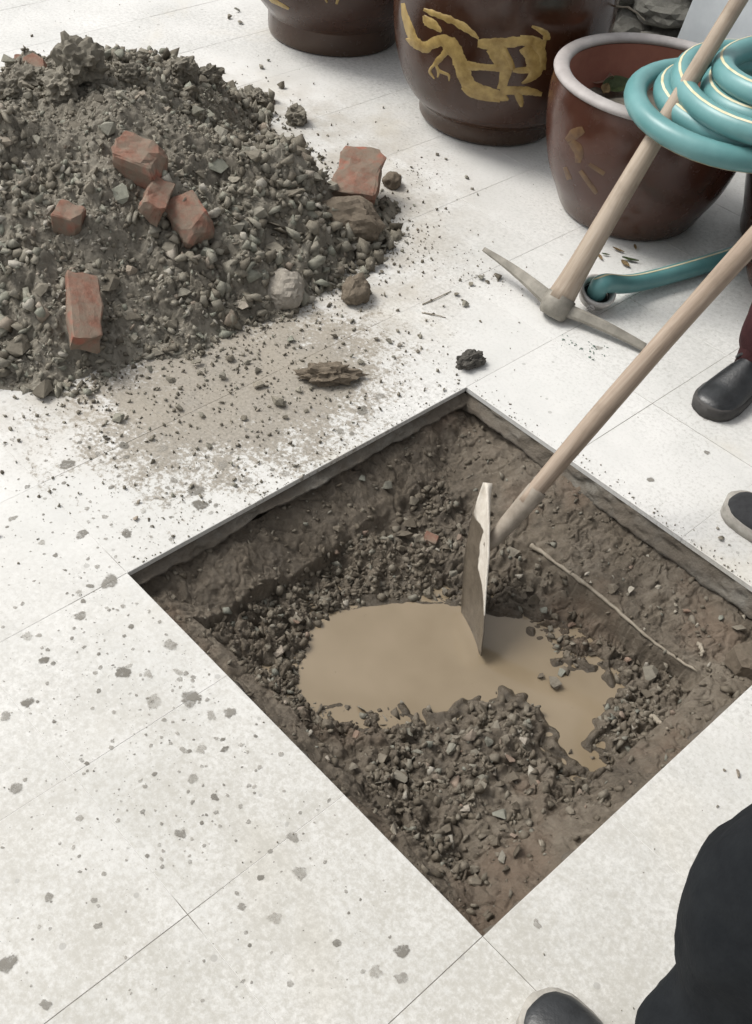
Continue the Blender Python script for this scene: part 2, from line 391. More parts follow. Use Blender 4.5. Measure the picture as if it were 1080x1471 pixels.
def blade_mat():
    b = NB('muddy_steel'); co = b.pos(True)
    sep = b.n('ShaderNodeSeparateXYZ'); b.l(co, sep.inputs[0])
    bd = b.ramp(b.mapr2(sep.outputs[2], -0.22, 0.10), [(0.0, (1, 1, 1)), (0.14, (0.95,)*3), (0.34, (0.50,)*3), (0.48, (0.25,)*3), (0.62, (0.24,)*3), (0.70, (0.34,)*3), (0.76, (0.06,)*3), (1.0, (0, 0, 0))])
    e = b.math('ADD', b.math('DIVIDE', sep.outputs[0], 0.13), b.math('MULTIPLY', b.math('SUBTRACT', b.noise(24, 3, 0.5, co), 0.5), 0.35))
    m = b.mapr(b.math('SUBTRACT', b.math('ADD', e, 0.5), bd), -0.03, 0.03)
    dry = b.ramp(b.noise(60, 5, 0.7, co), [(0.3, (0.52, 0.47, 0.40)), (0.7, (0.68, 0.64, 0.57))])
    wet = b.ramp(b.noise(60, 5, 0.7, co), [(0.3, (0.085, 0.070, 0.052)), (0.7, (0.15, 0.125, 0.095))])
    c = b.mix(m, wet, dry)
    r = b.n('ShaderNodeMix'); b.l(m, r.inputs[0]); r.inputs[2].default_value = 0.3; r.inputs[3].default_value = 0.75
    b.bump(b.noise(120, 5, 0.7, co), 0.3, 0.003)
    return b.out(c, r.outputs[0], 0.0, 0.5)
M['blade'] = blade_mat()
M['clayed_iron'] = simple('clay_coated_iron', (0.22, 0.185, 0.145), (0.36, 0.315, 0.26), 26, 0.75, 0.0, bs=0.4)
def mud_mat():
    b = NB('drying_mud_splash'); a = b.n('ShaderNodeAttribute', attribute_name='fade'); t = b.n('ShaderNodeAttribute', attribute_name='tint')
    c = b.ramp(t.outputs['Fac'], [(0, (0.17, 0.158, 0.135)), (0.5, (0.27, 0.255, 0.225)), (1, (0.38, 0.36, 0.32))])
    f = b.math('ADD', a.outputs['Fac'], b.math('MULTIPLY', b.math('SUBTRACT', b.noise(150, 4, 0.7), 0.5), 0.9))
    al = b.math('MULTIPLY', b.mapr(f, 0.10, 0.62), b.math('MULTIPLY', b.mapr(b.noise(75, 4, 0.7), 0.30, 0.62, 0.35, 0.95), b.math('SUBTRACT', 1.0, b.math('MULTIPLY', t.outputs['Fac'], 0.45))))
    b.l(al, b.b.inputs['Alpha']); return b.out(c, 0.75, spec=0.3)
M['mud'] = mud_mat()
M['leather'] = simple('black_leather', (0.012, 0.013, 0.014), (0.028, 0.030, 0.032), 40, 0.33, bs=0.25, bscale=160)
M['canvas'] = simple('black_canvas', (0.017, 0.018, 0.020), (0.034, 0.035, 0.037), 60, 0.85, bs=0.4, bscale=500, bd=0.001)
M['sole_dark'] = simple('dark_sole', (0.03, 0.028, 0.027), (0.06, 0.056, 0.052), 40, 0.7, bs=0.1)
M['sole_pale'] = simple('dusty_pale_sole', (0.22, 0.205, 0.18), (0.40, 0.38, 0.34), 40, 0.75, bs=0.1)
M['trouser_black'] = simple('black_cotton', (0.0085, 0.010, 0.012), (0.013, 0.015, 0.017), 30, 0.9, bs=0.35, bscale=9, bd=0.02, spec=0.15)
M['trouser_brown'] = simple('maroon_cotton', (0.030, 0.012, 0.013), (0.050, 0.020, 0.020), 30, 0.9, bs=0.35, bscale=9, bd=0.02, spec=0.15)
M['jacket'] = simple('navy_jacket', (0.018, 0.021, 0.030), (0.030, 0.034, 0.045), 30, 0.85, bs=0.3, bscale=9, bd=0.02, spec=0.2)
M['jacket2'] = simple('grey_jacket', (0.07, 0.072, 0.075), (0.10, 0.102, 0.105), 30, 0.85, bs=0.3, bscale=9, bd=0.02, spec=0.2)
M['skin'] = simple('skin', (0.42, 0.255, 0.18), (0.50, 0.315, 0.225), 25, 0.5, bs=0.1)
M['hair'] = simple('black_hair', (0.010, 0.009, 0.008), (0.022, 0.020, 0.018), 60, 0.5, bs=0.4, bscale=120)
M['wallstone'] = stone_mat('rough_wall_stone', [(0, (0.10, 0.098, 0.088)), (0.6, (0.17, 0.17, 0.155)), (1, (0.24, 0.235, 0.215))])
M['board'] = simple('foam_board', (0.50, 0.54, 0.57), (0.62, 0.66, 0.68), 8, 0.7, bs=0.15)
M['leaf_dry'] = simple('dry_leaf', (0.24, 0.16, 0.075), (0.36, 0.26, 0.13), 60, 0.7, bs=0.2)
M['leaf_pink'] = simple('pinkish_dry_leaf', (0.42, 0.26, 0.20), (0.55, 0.38, 0.30), 60, 0.7, bs=0.2)
M['leaf_green'] = simple('green_leaf', (0.055, 0.085, 0.030), (0.11, 0.14, 0.055), 60, 0.6, bs=0.2)
M['crumb'] = simple('green_crumb', (0.13, 0.19, 0.155), (0.20, 0.26, 0.22), 60, 0.8, bs=0.2)
M['stick'] = simple('bleached_stick', (0.20, 0.17, 0.13), (0.33, 0.29, 0.23), 50, 0.8, bs=0.3)

# ------------------------------------------------------------------ ground sheet and tiles
def ground_sheet():
    a = [-600, 0.0, U, 600]; b = [-600, -U, 0.0, 600]      # with the square hole of the pit
    V = [(x, y, -0.0006) for x in a for y in b]; F = []
    for i in range(3):
        for j in range(3):
            if i == 1 and j == 1: continue
            F.append((i*4+j, (i+1)*4+j, (i+1)*4+j+1, i*4+j+1))
    me = bpy.data.meshes.new('ground'); me.from_pydata(V, [], F); me.update()
    o = link('ground', me, M['ground']); tag(o, 'flat paved yard carrying the pale square tiles', None, None, 'structure'); return o
GROUND = ground_sheet()
def tile_mesh():
    h = 0.15-0.0006; c = 0.0003; z1 = 0.0; z0 = -0.012
    ring = lambda r, z: [(-r, -r, z), (r, -r, z), (r, r, z), (-r, r, z)]
    V = ring(h, z0)+ring(h, z1-c)+ring(h-c, z1); F = [(3, 2, 1, 0), (8, 9, 10, 11)]
    for k in (0, 4):
        for j in range(4): F.append((k+j, k+(j+1) % 4, k+4+(j+1) % 4, k+4+j))
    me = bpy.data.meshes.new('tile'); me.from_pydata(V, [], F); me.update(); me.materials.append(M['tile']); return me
TM = tile_mesh()
paving = empty('paving'); tag(paving, 'pale speckled square tiles laid around the pit', None, None, 'structure')
ntile = 0
for i in range(-13, 8):
    for j in range(-9, 9):
        x0, y0 = i*0.3, j*0.3
        if 0 <= i < 3 and -3 <= j < 0: continue
        X, Y = x0+0.15, y0+0.15
        if (np.array([X, Y, 0])-CAMP)@_fw < 0.3: continue
        u, v = px((X, Y, 0))
        if -190 < u < 1290 and -150 < v < 1720:
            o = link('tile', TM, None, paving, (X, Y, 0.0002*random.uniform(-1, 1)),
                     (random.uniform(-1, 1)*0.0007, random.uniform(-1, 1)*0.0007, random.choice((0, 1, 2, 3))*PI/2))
            ntile += 1
print('tiles', ntile)

# mortar bed under the tiles: its broken edge shows all round the hole
def mortar_bed():
    bm = bmesh.new(); n = 160
    sides = [((0, 0), (0, -U), (1, 0), 0.016), ((0, 0), (U, 0), (0, -1), 0.034), ((0, -U), (U, -U), (0, 1), 0.04), ((U, 0), (U, -U), (-1, 0), 0.05)]
    for q, (a, b, nrm, dep) in enumerate(sides):
        rows = []
        K = 9
        for i in range(n+1):
            t = i/n; x = a[0]+(b[0]-a[0])*t; y = a[1]+(b[1]-a[1])*t
            dd = dep*(1+0.35*float(fbm(t*6, q*3.1, None, 1, 3, 5)))
            row = [bm.verts.new((x-nrm[0]*0.05, y-nrm[1]*0.05, -0.0125))]
            for k in range(K):
                z = -0.0125-dd*k/(K-1)
                off = -0.002+0.020*(k/(K-1))**1.5+0.006*float(fbm(t*30, q*7+z*90, None, 1, 3, 9))*(k > 0)
                row.append(bm.verts.new((x+nrm[0]*off, y+nrm[1]*off, z)))
            row.append(bm.verts.new((x-nrm[0]*0.05, y-nrm[1]*0.05, -0.0125-dd-0.02)))
            rows.append(row)
        for i in range(n):
            for k in range(len(rows[0])-1):
                bm.faces.new((rows[i][k], rows[i+1][k], rows[i+1][k+1], rows[i][k+1]))
    o = bm_obj('mortar_bed', bm, M['screed'], smooth=True); tag(o, 'broken edge of the grey mortar bed under the tiles', None, None, 'structure'); return o
mortar_bed()

# ------------------------------------------------------------------ pit soil (height field in pit units, x along one side, y along the other)
PUD = [(462, 885), (500, 868), (560, 858), (640, 862), (676, 876), (735, 886), (780, 905), (812, 945), (850, 958), (888, 972), (890, 1000), (868, 1050), (838, 1095), (815, 1106),
       (795, 1085), (780, 1045), (764, 1018), (722, 1008), (690, 1012), (655, 1040), (618, 1042), (580, 1024), (500, 1019), (430, 1006), (428, 965), (440, 905)]
PUDP = np.array([at(u, v, ZW)[:2] for u, v in PUD])
def poly_sd(P, X, Y):
    """signed distance to polygon (negative inside)"""
    X = np.asarray(X, float); Y = np.asarray(Y, float); d = np.full(X.shape, 1e9); ins = np.zeros(X.shape, bool)
    n = len(P)
    for i in range(n):
        ax, ay = P[i]; bx, by = P[(i+1) % n]; ex, ey = bx-ax, by-ay
        t = np.clip(((X-ax)*ex+(Y-ay)*ey)/(ex*ex+ey*ey), 0, 1)
        d = np.minimum(d, np.hypot(X-ax-t*ex, Y-ay-t*ey))
        c = ((ay > Y) != (by > Y)) & (X < (bx-ax)*(Y-ay)/(by-ay+1e-12)+ax)
        ins ^= c
    return np.where(ins, -d, d)
def pit_h(X, Y):
    """height in metres at world x, y inside the pit"""
    X = np.asarray(X, float); Y = np.asarray(Y, float)
    x = X/U; y = -Y/U
    wob = 0.010*fbm(X, Y, None, 9, 3, 3)
    # ledge: falls away from each side
    hl = np.maximum.reduce([-0.040-0.60*x, -0.055-0.30*y, -0.040-0.50*(1-y), -0.04-0.50*(1-x)])
    hl = np.maximum(hl, -0.125)+0.010*fbm(X, Y, None, 10, 3, 121)
    # inner excavation
    a = x-(0.118+wob); b = y-(0.195+wob*0.6); c = (0.925+wob)-y; d = (0.915+wob)-x
    inn = np.minimum.reduce([a, b, c, d])
    step = sstep(-0.003, 0.012, inn)
    sd = poly_sd(PUDP, X, Y)/U
    sd = sd+0.010*fbm(X, Y, None, 30, 3, 101)
    fl = ZW/U + np.where(sd < 0, sd*0.16, 0.30*np.minimum(sd, 0.5))
    fl = fl+0.020*np.maximum(0, fbm(X, Y, None, 34, 2, 111)-0.1)*sstep(-0.07, 0.0, sd)*sstep(0.35, 0.6, x)
    # mounds of broken stuff at the near corner and under the far wall
    fl = fl + sstep(0, 0.09, sd)*0.05*np.exp(-(((x-0.80)/0.16)**2+((y-0.72)/0.2)**2)) + 0.03*np.exp(-(((x-0.2)/0.1)**2+((y-0.32)/0.16)**2))
    fl = np.minimum(fl, -0.075)
    h = hl*(1-step)+np.minimum(fl, hl-0.012)*step
    h = h*U
    land = sstep(-0.01, 0.02, sd)
    rough = 0.013*fbm(X, Y, None, 14, 4, 11)+0.0085*fbm(X, Y, None, 46, 3, 21)-0.010*np.maximum(0, 0.12-np.abs(fbm(X, Y, None, 17, 3, 131)))/0.12
    lump = 0.022*np.maximum(0, fbm(X, Y, None, 24, 3, 33)-0.05)
    qx = X+0.006*fbm(X, Y, None, 34, 2, 7); qy = Y+0.006*fbm(X, Y, None, 34, 2, 8); cl = sstep(-0.15, 0.4, fbm(X, Y, None, 6, 3, 141))
    h = h+land*(rough*(0.45+0.45*step)+0.5*lump*step+(0.25+0.75*step)*cl*(0.0065*clods(qx, qy, 34, 33)+0.004*clods(qx, qy, 75, 43)))
    return h
def pit_soil():
    n = 500; a = np.linspace(-0.03, U+0.03, n); b = np.linspace(-U-0.03, 0.03, n)
    X, Y = np.meshgrid(a, b, indexing='ij'); H = pit_h(X, Y)
    edge = np.minimum.reduce([X, U-X, -Y, U+Y])
    H = np.where(edge < 0.002, np.minimum(H, -0.06), H)
    H = np.minimum(H, -0.016)
    V = np.stack([X, Y, H], 2).reshape(-1, 3)
    o = link('pit_soil', mesh_np('pit_soil', V, grid_faces(n, n), True), M['pit_soil'])
    tag(o, 'wet brown earth of the square pit', None, None, 'structure')
pit_soil()
def puddle():
    mn = PUDP.min(0)-0.06; mx = PUDP.max(0)+0.06; n = 40
    X, Y = np.meshgrid(np.linspace(mn[0], mx[0], n), np.linspace(mn[1], mx[1], n), indexing='ij')
    V = np.stack([X, Y, np.full_like(X, ZW)], 2).reshape(-1, 3)
    o = link('puddle', mesh_np('puddle', V, grid_faces(n, n), True), M['water'])
    tag(o, 'puddle of muddy ochre water at the bottom of the pit', None, None, 'structure')
puddle()

# ------------------------------------------------------------------ rubble heap
PC = np.array([-1.10, -0.24])*1.0                # centre of the heap (metres)
HEAP_OUT = [(-60, 560), (0, 545), (60, 556), (130, 545), (180, 520), (250, 500), (330, 480), (390, 455), (440, 425), (500, 405), (545, 350), (566, 300)]
def heap_poly():
    P = [at(u, v, 0)[:2] for u, v in HEAP_OUT]
    # far side, from the silhouette and the usual slope of tipped rubble
    P += [np.array(q) for q in ((-0.84, 0.33), (-1.00, 0.42), (-1.24, 0.46), (-1.52, 0.42), (-1.78, 0.22), (-1.90, -0.10), (-1.88, -0.50), (-1.72, -0.85), (-1.40, -1.08), (-1.05, -1.08))]
    return np.array(P)
HP = heap_poly()
def heap_h(X, Y):
    X = np.asarray(X, float); Y = np.asarray(Y, float)
    sd = -poly_sd(HP, X, Y)+0.07*fbm(X, Y, None, 3.6, 4, 41)
    t = np.clip(sd/0.62, -0.2, 1)
    tc = np.clip(t, 0, 1); h = 0.285*(1-(1-tc)**1.5)*(0.35+0.65*sstep(0.0, 0.30, tc))
    h = h*(1+0.20*fbm(X, Y, None, 3.1, 3, 51))
    h = h+sstep(0, 0.06, sd)*(0.020*fbm(X, Y, None, 9, 4, 61)+0.006*fbm(X, Y, None, 38, 3, 71)+0.022*np.maximum(0, fbm(X, Y, None, 17, 2, 81)-0.35))
    qx = X+0.008*fbm(X, Y, None, 30, 2, 7); qy = Y+0.008*fbm(X, Y, None, 30, 2, 8)
    big = sstep(-0.2, 0.5, fbm(X, Y, None, 5, 3, 95))
    h = h+sstep(0.0, 0.05, sd)*(0.009*big*clods(qx, qy, 22, 3)+0.0038*clods(qx, qy, 48, 13)+0.0012*clods(qx, qy, 105, 23))
    h = np.where(sd < 0, sd*0.5, h)
    return h
def heap():
    n = 620; X, Y = np.meshgrid(np.linspace(-2.0, -0.36, n), np.linspace(-1.18, 0.68, n), indexing='ij')
    H = np.maximum(heap_h(X, Y), -0.02)
    V = np.stack([X, Y, H], 2).reshape(-1, 3); F = grid_faces(n, n)
    keep = (H.reshape(-1)[F] > -0.0199).any(1)
    me = mesh_np('rubble_heap', V, F[keep], False)
    o = link('rubble_heap', me, M['pile_soil'])
    tag(o, 'big heap of dug-out grey brown rubble and earth tipped on the tiles', 'heap'); return o
HEAPO = heap()

# ------------------------------------------------------------------ stones
def hull_mesh(name, seed, npts=18, sq=(1, 0.8, 0.6)):
    r = np.random.default_rng(seed); npts = max(8, int(npts*0.62)); P = r.normal(size=(npts, 3)); P /= np.linalg.norm(P, axis=1)[:, None]
    P *= (0.62+0.38*r.random((npts, 1))); P *= np.array(sq)*(0.85+0.3*r.random(3))
    bm = bmesh.new()
    for p in P: bm.verts.new(p)
    res = bmesh.ops.convex_hull(bm, input=bm.verts)
    bmesh.ops.delete(bm, geom=[g for g in res['geom_interior'] if isinstance(g, bmesh.types.BMVert)], context='VERTS')
    bmesh.ops.triangulate(bm, faces=bm.faces); bmesh.ops.recalc_face_normals(bm, faces=bm.faces)
    me = bpy.data.meshes.new(name); bm.to_mesh(me); bm.free(); return me
SHAPES = [((1, 0.85, 0.65)), ((1, 0.7, 0.5)), ((1, 0.9, 0.42)), ((1, 0.62, 0.6))]
def rock_set(prefix, m, n, seed, npts=18):
    L = []
    for k in range(n):
        me = hull_mesh(prefix, seed+k, npts+(k % 5), SHAPES[k % 4]); me.materials.append(m); L.append(me)
    return L
HEAP_R = rock_set('stone', M['heap_stone'], 16, 100); PIT_R = rock_set('stone', M['pit_stone'], 16, 200); PALE_R = rock_set('pebble', M['pale_stone'], 6, 300)
def tpl(seed, npts, sq):
    me = hull_mesh('tmp', seed, npts, sq); V = np.array([v.co[:] for v in me.vertices]); F = np.array([p.vertices[:] for p in me.polygons]); bpy.data.meshes.remove(me); return V, F
TPL = [tpl(900+k, 13+(k % 5), SHAPES[k % 4]) for k in range(20)]
def rot_mats(n, rng, tilt=1.0):
    a = rng.normal(size=(n, 4)); a /= np.linalg.norm(a, axis=1)[:, None]; w_, x, y, z = a.T
    return np.stack([np.stack([1-2*(y*y+z*z), 2*(x*y-z*w_), 2*(x*z+y*w_)], 1), np.stack([2*(x*y+z*w_), 1-2*(x*x+z*z), 2*(y*z-x*w_)], 1), np.stack([2*(x*z-y*w_), 2*(y*z+x*w_), 1-2*(x*x+y*y)], 1)], 1)
def grit(name, P, R, m, label, cat, rng, tint=None, parent=None):
    """many small stones joined into one mesh with a tint per stone"""
    n = len(P); Q = rot_mats(n, rng); which = rng.integers(0, len(TPL), n); Vs, Fs, Ts = [], [], []; off = 0
    tint = rng.random(n) if tint is None else tint
    for k, (tv, tf) in enumerate(TPL):
        idx = np.where(which == k)[0]
        if not len(idx): continue
        V = np.einsum('nij,vj->nvi', Q[idx], tv)*R[idx][:, None, None]+P[idx][:, None, :]
        F = tf[None]+(np.arange(len(idx))*len(tv))[:, None, None]+off
        Vs.append(V.reshape(-1, 3)); Fs.append(F.reshape(-1, 3)); Ts.append(np.repeat(tint[idx], len(tv))); off += len(idx)*len(tv)
    me = mesh_np(name, np.vstack(Vs), np.vstack(Fs)); at_ = me.attributes.new('tint', 'FLOAT', 'POINT')
    at_.data.foreach_set('value', np.concatenate(Ts).astype(np.float32))
    o = link(name, me, m, parent)
    if parent is None: tag(o, label, cat, None, 'stuff')
    else: o['kind'] = 'stuff'
    return o
TAKEN = []     # (x, y, r) of stones set one by one, so that random ones keep clear
def clear(x, y, r):
    return all((x-a)**2+(y-b)**2 > (0.75*(r+c))**2 for a, b, c in TAKEN)
def one_stone(meshes, x, y, z, r, label, group, name='stone', cat='stone', sink=0.35, flat=True):
    me = random.choice(meshes)
    rot = (random.uniform(-0.5, 0.5), random.uniform(-0.5, 0.5), random.uniform(0, 6.28)) if flat else tuple(random.uniform(0, 6.28) for _ in range(3))
    o = link(name, me, None, None, (x, y, z+r*(0.55-sink)), rot, (r, r, r)); tag(o, label, cat, group); TAKEN.append((x, y, r)); return o

# bricks (placed first, so that stones keep clear of them) -------------------------------------------------
def broken_brick(name, L, W, H, seed, chip=0.35, cut=None):
    L *= 0.86; W *= 0.84
    """brick with rough broken ends: subdivided box pushed about, corners knocked off"""
    bm = bmesh.new(); bmesh.ops.create_cube(bm, size=1.0)
    bmesh.ops.bevel(bm, geom=list(bm.edges), offset=0.05, segments=1, affect='EDGES')
    bmesh.ops.scale(bm, vec=(L, W, H), verts=bm.verts)
    rr = random.Random(seed)
    for k in range(7):
        sx = rr.choice((-1, 1)); nrm = Vector((sx*rr.uniform(0.5, 1), rr.uniform(-0.9, 0.9), rr.uniform(-0.8, 0.9))).normalized()
        far = max((v.co.dot(nrm) for v in bm.verts)); p = nrm*(far*(1-chip*rr.uniform(0.2, 0.75)))
        g = bmesh.ops.bisect_plane(bm, geom=list(bm.verts)+list(bm.edges)+list(bm.faces), plane_co=p, plane_no=nrm, clear_outer=True)
        es = [e for e in g['geom_cut'] if isinstance(e, bmesh.types.BMEdge)]
        if es:
            try: bmesh.ops.contextual_create(bm, geom=es)
            except Exception: pass
    bmesh.ops.triangulate(bm, faces=bm.faces)
    for _ in range(2): bmesh.ops.subdivide_edges(bm, edges=[e for e in bm.edges if e.calc_length() > 0.018], cuts=1, use_grid_fill=True)
    bmesh.ops.triangulate(bm, faces=bm.faces)
    for v in bm.verts:
        c = v.co; n = float(fbm([c.x+seed], [c.y], [c.z], 45, 3, seed)[0]); n2 = float(fbm([c.x+seed], [c.y], [c.z], 18, 2, seed+5)[0])
        v.co = c*(1+0.09*n+0.17*n2)
    bmesh.ops.recalc_face_normals(bm, faces=bm.faces)
    me = bpy.data.meshes.new(name); bm.to_mesh(me); bm.free(); me.materials.append(M['brick']); return me
def hit(u, v, hfun, t0, t1, zmin):
    d = ray(u, v); t = np.linspace(t0, t1, 900); P = CAMP+t[:, None]*d; k = np.where(P[:, 2] <= np.maximum(zmin, hfun(P[:, 0], P[:, 1])))[0]
    return P[k[0]] if len(k) else None
def on_heap(u, v):
    """point of the heap's surface (or the floor) seen at a photo pixel"""
    P = hit(u, v, heap_h, 1.2, 5.5, 0.0); return at(u, v, 0) if P is None else P
def on_pit(u, v):
    P = hit(u, v, lambda x, y: np.where((x > 0) & (x < U) & (y < 0) & (y > -U), pit_h(x, y), -9), 1.0, 4.0, ZW); return at(u, v, ZW) if P is None else P
def img_dir(P, du, dv):
    """horizontal world direction that runs along (du, dv) in the picture at P"""
    u, v = px(P); Q = at(u+du*0.1, v+dv*0.1, P[2]); w_ = Q-np.asarray(P); return math.atan2(w_[1], w_[0])
def place_brick(u, v, L, W, H, ang, rx, ry, seed, label, lift=0.3, chip=0.35, surf=on_heap, m=None):
    P = surf(u, v); me = broken_brick('brick', L, W, H, seed, chip)
    if m: me.materials[0] = m
    o = link('broken_brick', me, None, None, (P[0], P[1], P[2]+H*lift), None)
    o.rotation_euler = Euler((rx, ry, ang), 'XYZ'); tag(o, label, 'brick', None); TAKEN.append((P[0], P[1], max(L, W)*0.42)); return o
P_ = on_heap(197, 242)
place_brick(197, 244, 0.150, 0.095, 0.085, img_dir(P_, 80, 22), 0.25, 0.10, 11, 'chunky half brick with a red scar, highest of three touching pieces', 0.22)
place_brick(226, 296, 0.135, 0.065, 0.050, img_dir(P_, 45, -75), 0.45, -0.12, 12, 'narrow brown brick sliver wedged between two bigger brick pieces on the heap', 0.45)
place_brick(272, 324, 0.125, 0.095, 0.055, img_dir(P_, 55, 45), 0.35, 0.25, 13, 'crusty dark brown brick lump below the narrow sliver on the heap', 0.25)
place_brick(103, 327, 0.070, 0.065, 0.060, img_dir(P_, 60, 10), 0.2, 0.1, 14, 'small cube-like brown brick piece alone among grey stones of the heap', 0.30)
P_ = on_heap(122, 465)
place_brick(122, 466, 0.215, 0.078, 0.052, img_dir(P_, 6, 90), -0.25, 0.30, 15, 'long orange red brick sliding down the front slope of the heap', 0.42, 0.25)
P_ = on_heap(515, 255)

def clod(name, u, v, sx, sy, sz, seed, m, label, ang=None, surf=on_heap, lift=0.6, amp=0.16, group=None, cat='clod', P=None, rot=(0, 0), freq=2.2):
    P = surf(u, v) if P is None else np.asarray(P, float)
    bm = bmesh.new(); bmesh.ops.create_icosphere(bm, subdivisions=4, radius=1.0)
    C = np.array([x.co[:] for x in bm.verts])
    d = amp*fbm(C[:, 0]+seed, C[:, 1], C[:, 2], freq, 4, seed, 0.55)+0.5*amp*np.round(2.2*vnoise(C[:, 0]*1.7+seed, C[:, 1]*1.7, C[:, 2]*1.7, seed))/2.2
    C = C*(1+d)[:, None]
    C[:, 2] = np.where(C[:, 2] < -0.6, -0.6+(C[:, 2]+0.6)*0.15, C[:, 2])
    C *= np.array([sx, sy, sz])
    for x, c in zip(bm.verts, C): x.co = c
    me = bpy.data.meshes.new(name); bm.to_mesh(me); bm.free()
    for p in me.polygons: p.use_smooth = seed % 2 == 0
    o = link(name, me, m, None, (P[0], P[1], P[2]+sz*lift), (rot[0], rot[1], img_dir(P, *ang) if ang else seed*1.3))
    tag(o, label, cat, group); TAKEN.append((P[0], P[1], max(sx, sy)*0.9)); return o
CB = at(500, 330, 0.03)
clod('concrete_chunk', 500, 322, 0.092, 0.062, 0.062, 23, M['brown_clod'], 'large grey concrete chunk under the half brick at the heap edge', (90, 20), P=(CB[0], CB[1], 0.015), cat='concrete chunk')
bk = broken_brick('brick', 0.225, 0.145, 0.060, 16, 0.22)
PB = at(514, 256, 0.080)
o = link('broken_brick', bk, None, None, (PB[0], PB[1], 0.080)); o.rotation_euler = Euler((0.06, -0.16, img_dir(PB, 28, -80)), 'XYZ')
tag(o, 'biggest brick half, dusty with a red broken end, resting on a grey concrete chunk', 'brick'); TAKEN.append((PB[0], PB[1], 0.10))
o = clod('clod', 563, 262, 0.030, 0.026, 0.024, 26, M['brown_clod'], 'round brown clod touching the biggest brick half', P=at(563, 266, 0))
clod('concrete_chunk', 408, 416, 0.056, 0.050, 0.046, 31, M['speckled'], 'pale speckled concrete chunk at the foot of the heap', P=at(408, 432, 0), cat='concrete chunk', amp=0.13)
clod('clod', 510, 415, 0.046, 0.036, 0.034, 33, M['brown_clod'], 'brown earth clod alone on a sandy tile beside the heap', P=at(510, 428, 0))
clod('clod', 676, 517, 0.036, 0.022, 0.020, 35, M['dark_clod'], 'jagged near-black clod lying alone on white tile beyond the pit corner', (80, -30), P=at(674, 524, 0), amp=0.32, freq=3.0)
clod('clod', 468, 541, 0.062, 0.028, 0.024, 37, M['brown_clod'], 'long crumbling clod on the tiles between heap and pit', (90, 2), P=at(468, 546, 0), amp=0.36, freq=3.4)
for k, (u, v, a, b_, c_) in enumerate([(118, 92, .062, .05, .055), (92, 112, .055, .04, .035), (262, 92, .045, .034, .034), (300, 100, .04, .03, .028), (186, 97, .025, .024, .024), (45, 104, .04, .034, .03), (366, 130, .05, .035, .03), (425, 158, .035, .03, .03), (12, 120, .03, .03, .025)]):
    d = ray(u, v+18); t = np.linspace(1.5, 5, 700); PP = CAMP+t[:, None]*d; hh = PP[:, 2]-np.maximum(0, heap_h(PP[:, 0], PP[:, 1])); q = np.where(hh <= 0)[0]
    best = (0, PP[q[0]] if len(q) else PP[int(np.argmin(hh))])
    P = best[1].copy(); P[2] = max(0.0, float(heap_h(np.array([P[0]]), np.array([P[1]]))[0]))
    clod('clod', 0, 0, a, b_, c_, 41+2*k, M['crest_clod'], ['knobbly dark clod, tallest on the back crest of the heap', 'flat-topped clod leaning against the tallest clod of the crest', 'broad clod in the middle of the back crest of the heap', 'lower clod beside the broad one on the back crest', 'small clod between the tallest and the broad clod of the crest', 'clod next to the pinkish brick scraps behind the heap', 'clod where the crest drops towards the dragon jar', 'lone knobbly clod on the tile between the heap and the dragon jar', 'small clod at the outer end of the crest beyond the brick scraps'][k], P=P, amp=0.34, freq=2.8, group=None if k == 0 else 'clods on the crest of the heap', lift=0.45)

# single stones lying on the tiles (from the photograph) ---------------------------------------------------
LOOSE = [(405, 123, 11), (375, 96, 7), (340, 15, 7), (330, 25, 6), (345, 32, 6), (418, 488, 8), (480, 482, 8), (540, 486, 7), (560, 490, 9), (574, 495, 7), (518, 520, 7), (400, 577, 14), (370, 531, 11), (372, 552, 13),
         (356, 520, 9), (170, 600, 12), (92, 553, 10), (62, 562, 20), (667, 436, 10), (655, 422, 6), (690, 398, 9), (714, 398, 9), (700, 405, 6), (98, 553, 9), (255, 586, 10), (290, 596, 9), (430, 560, 8), (320, 540, 12), (350, 600, 8), (245, 545, 9),
         (573, 252, 5), (590, 240, 4), (585, 275, 4), (660, 402, 5), (676, 408, 6), (420, 210, 5), (548, 390, 5), (600, 330, 4), (1035, 772, 7), (1030, 758, 5), (1047, 782, 4), (1058, 1110, 9), (1040, 1106, 3), (1030, 1158, 4), (728, 690, 3), (500, 380, 8), (470, 395, 7), (455, 350, 8),
         (540, 320, 6), (560, 335, 5), (555, 355, 5), (530, 366, 7), (516, 378, 6), (640, 228, 4), (670, 255, 5), (628, 222, 4), (410, 498, 4), (600, 505, 4), (620, 488, 3), (565, 512, 4), (440, 590, 6), (300, 640, 9), (195, 745, 6), (410, 600, 6), (248, 770, 5), (330, 515, 9), (283, 520, 12), (215, 530, 9)]
SCALE = lambda P: FPX/((np.asarray(P)-CAMP)@_fw)
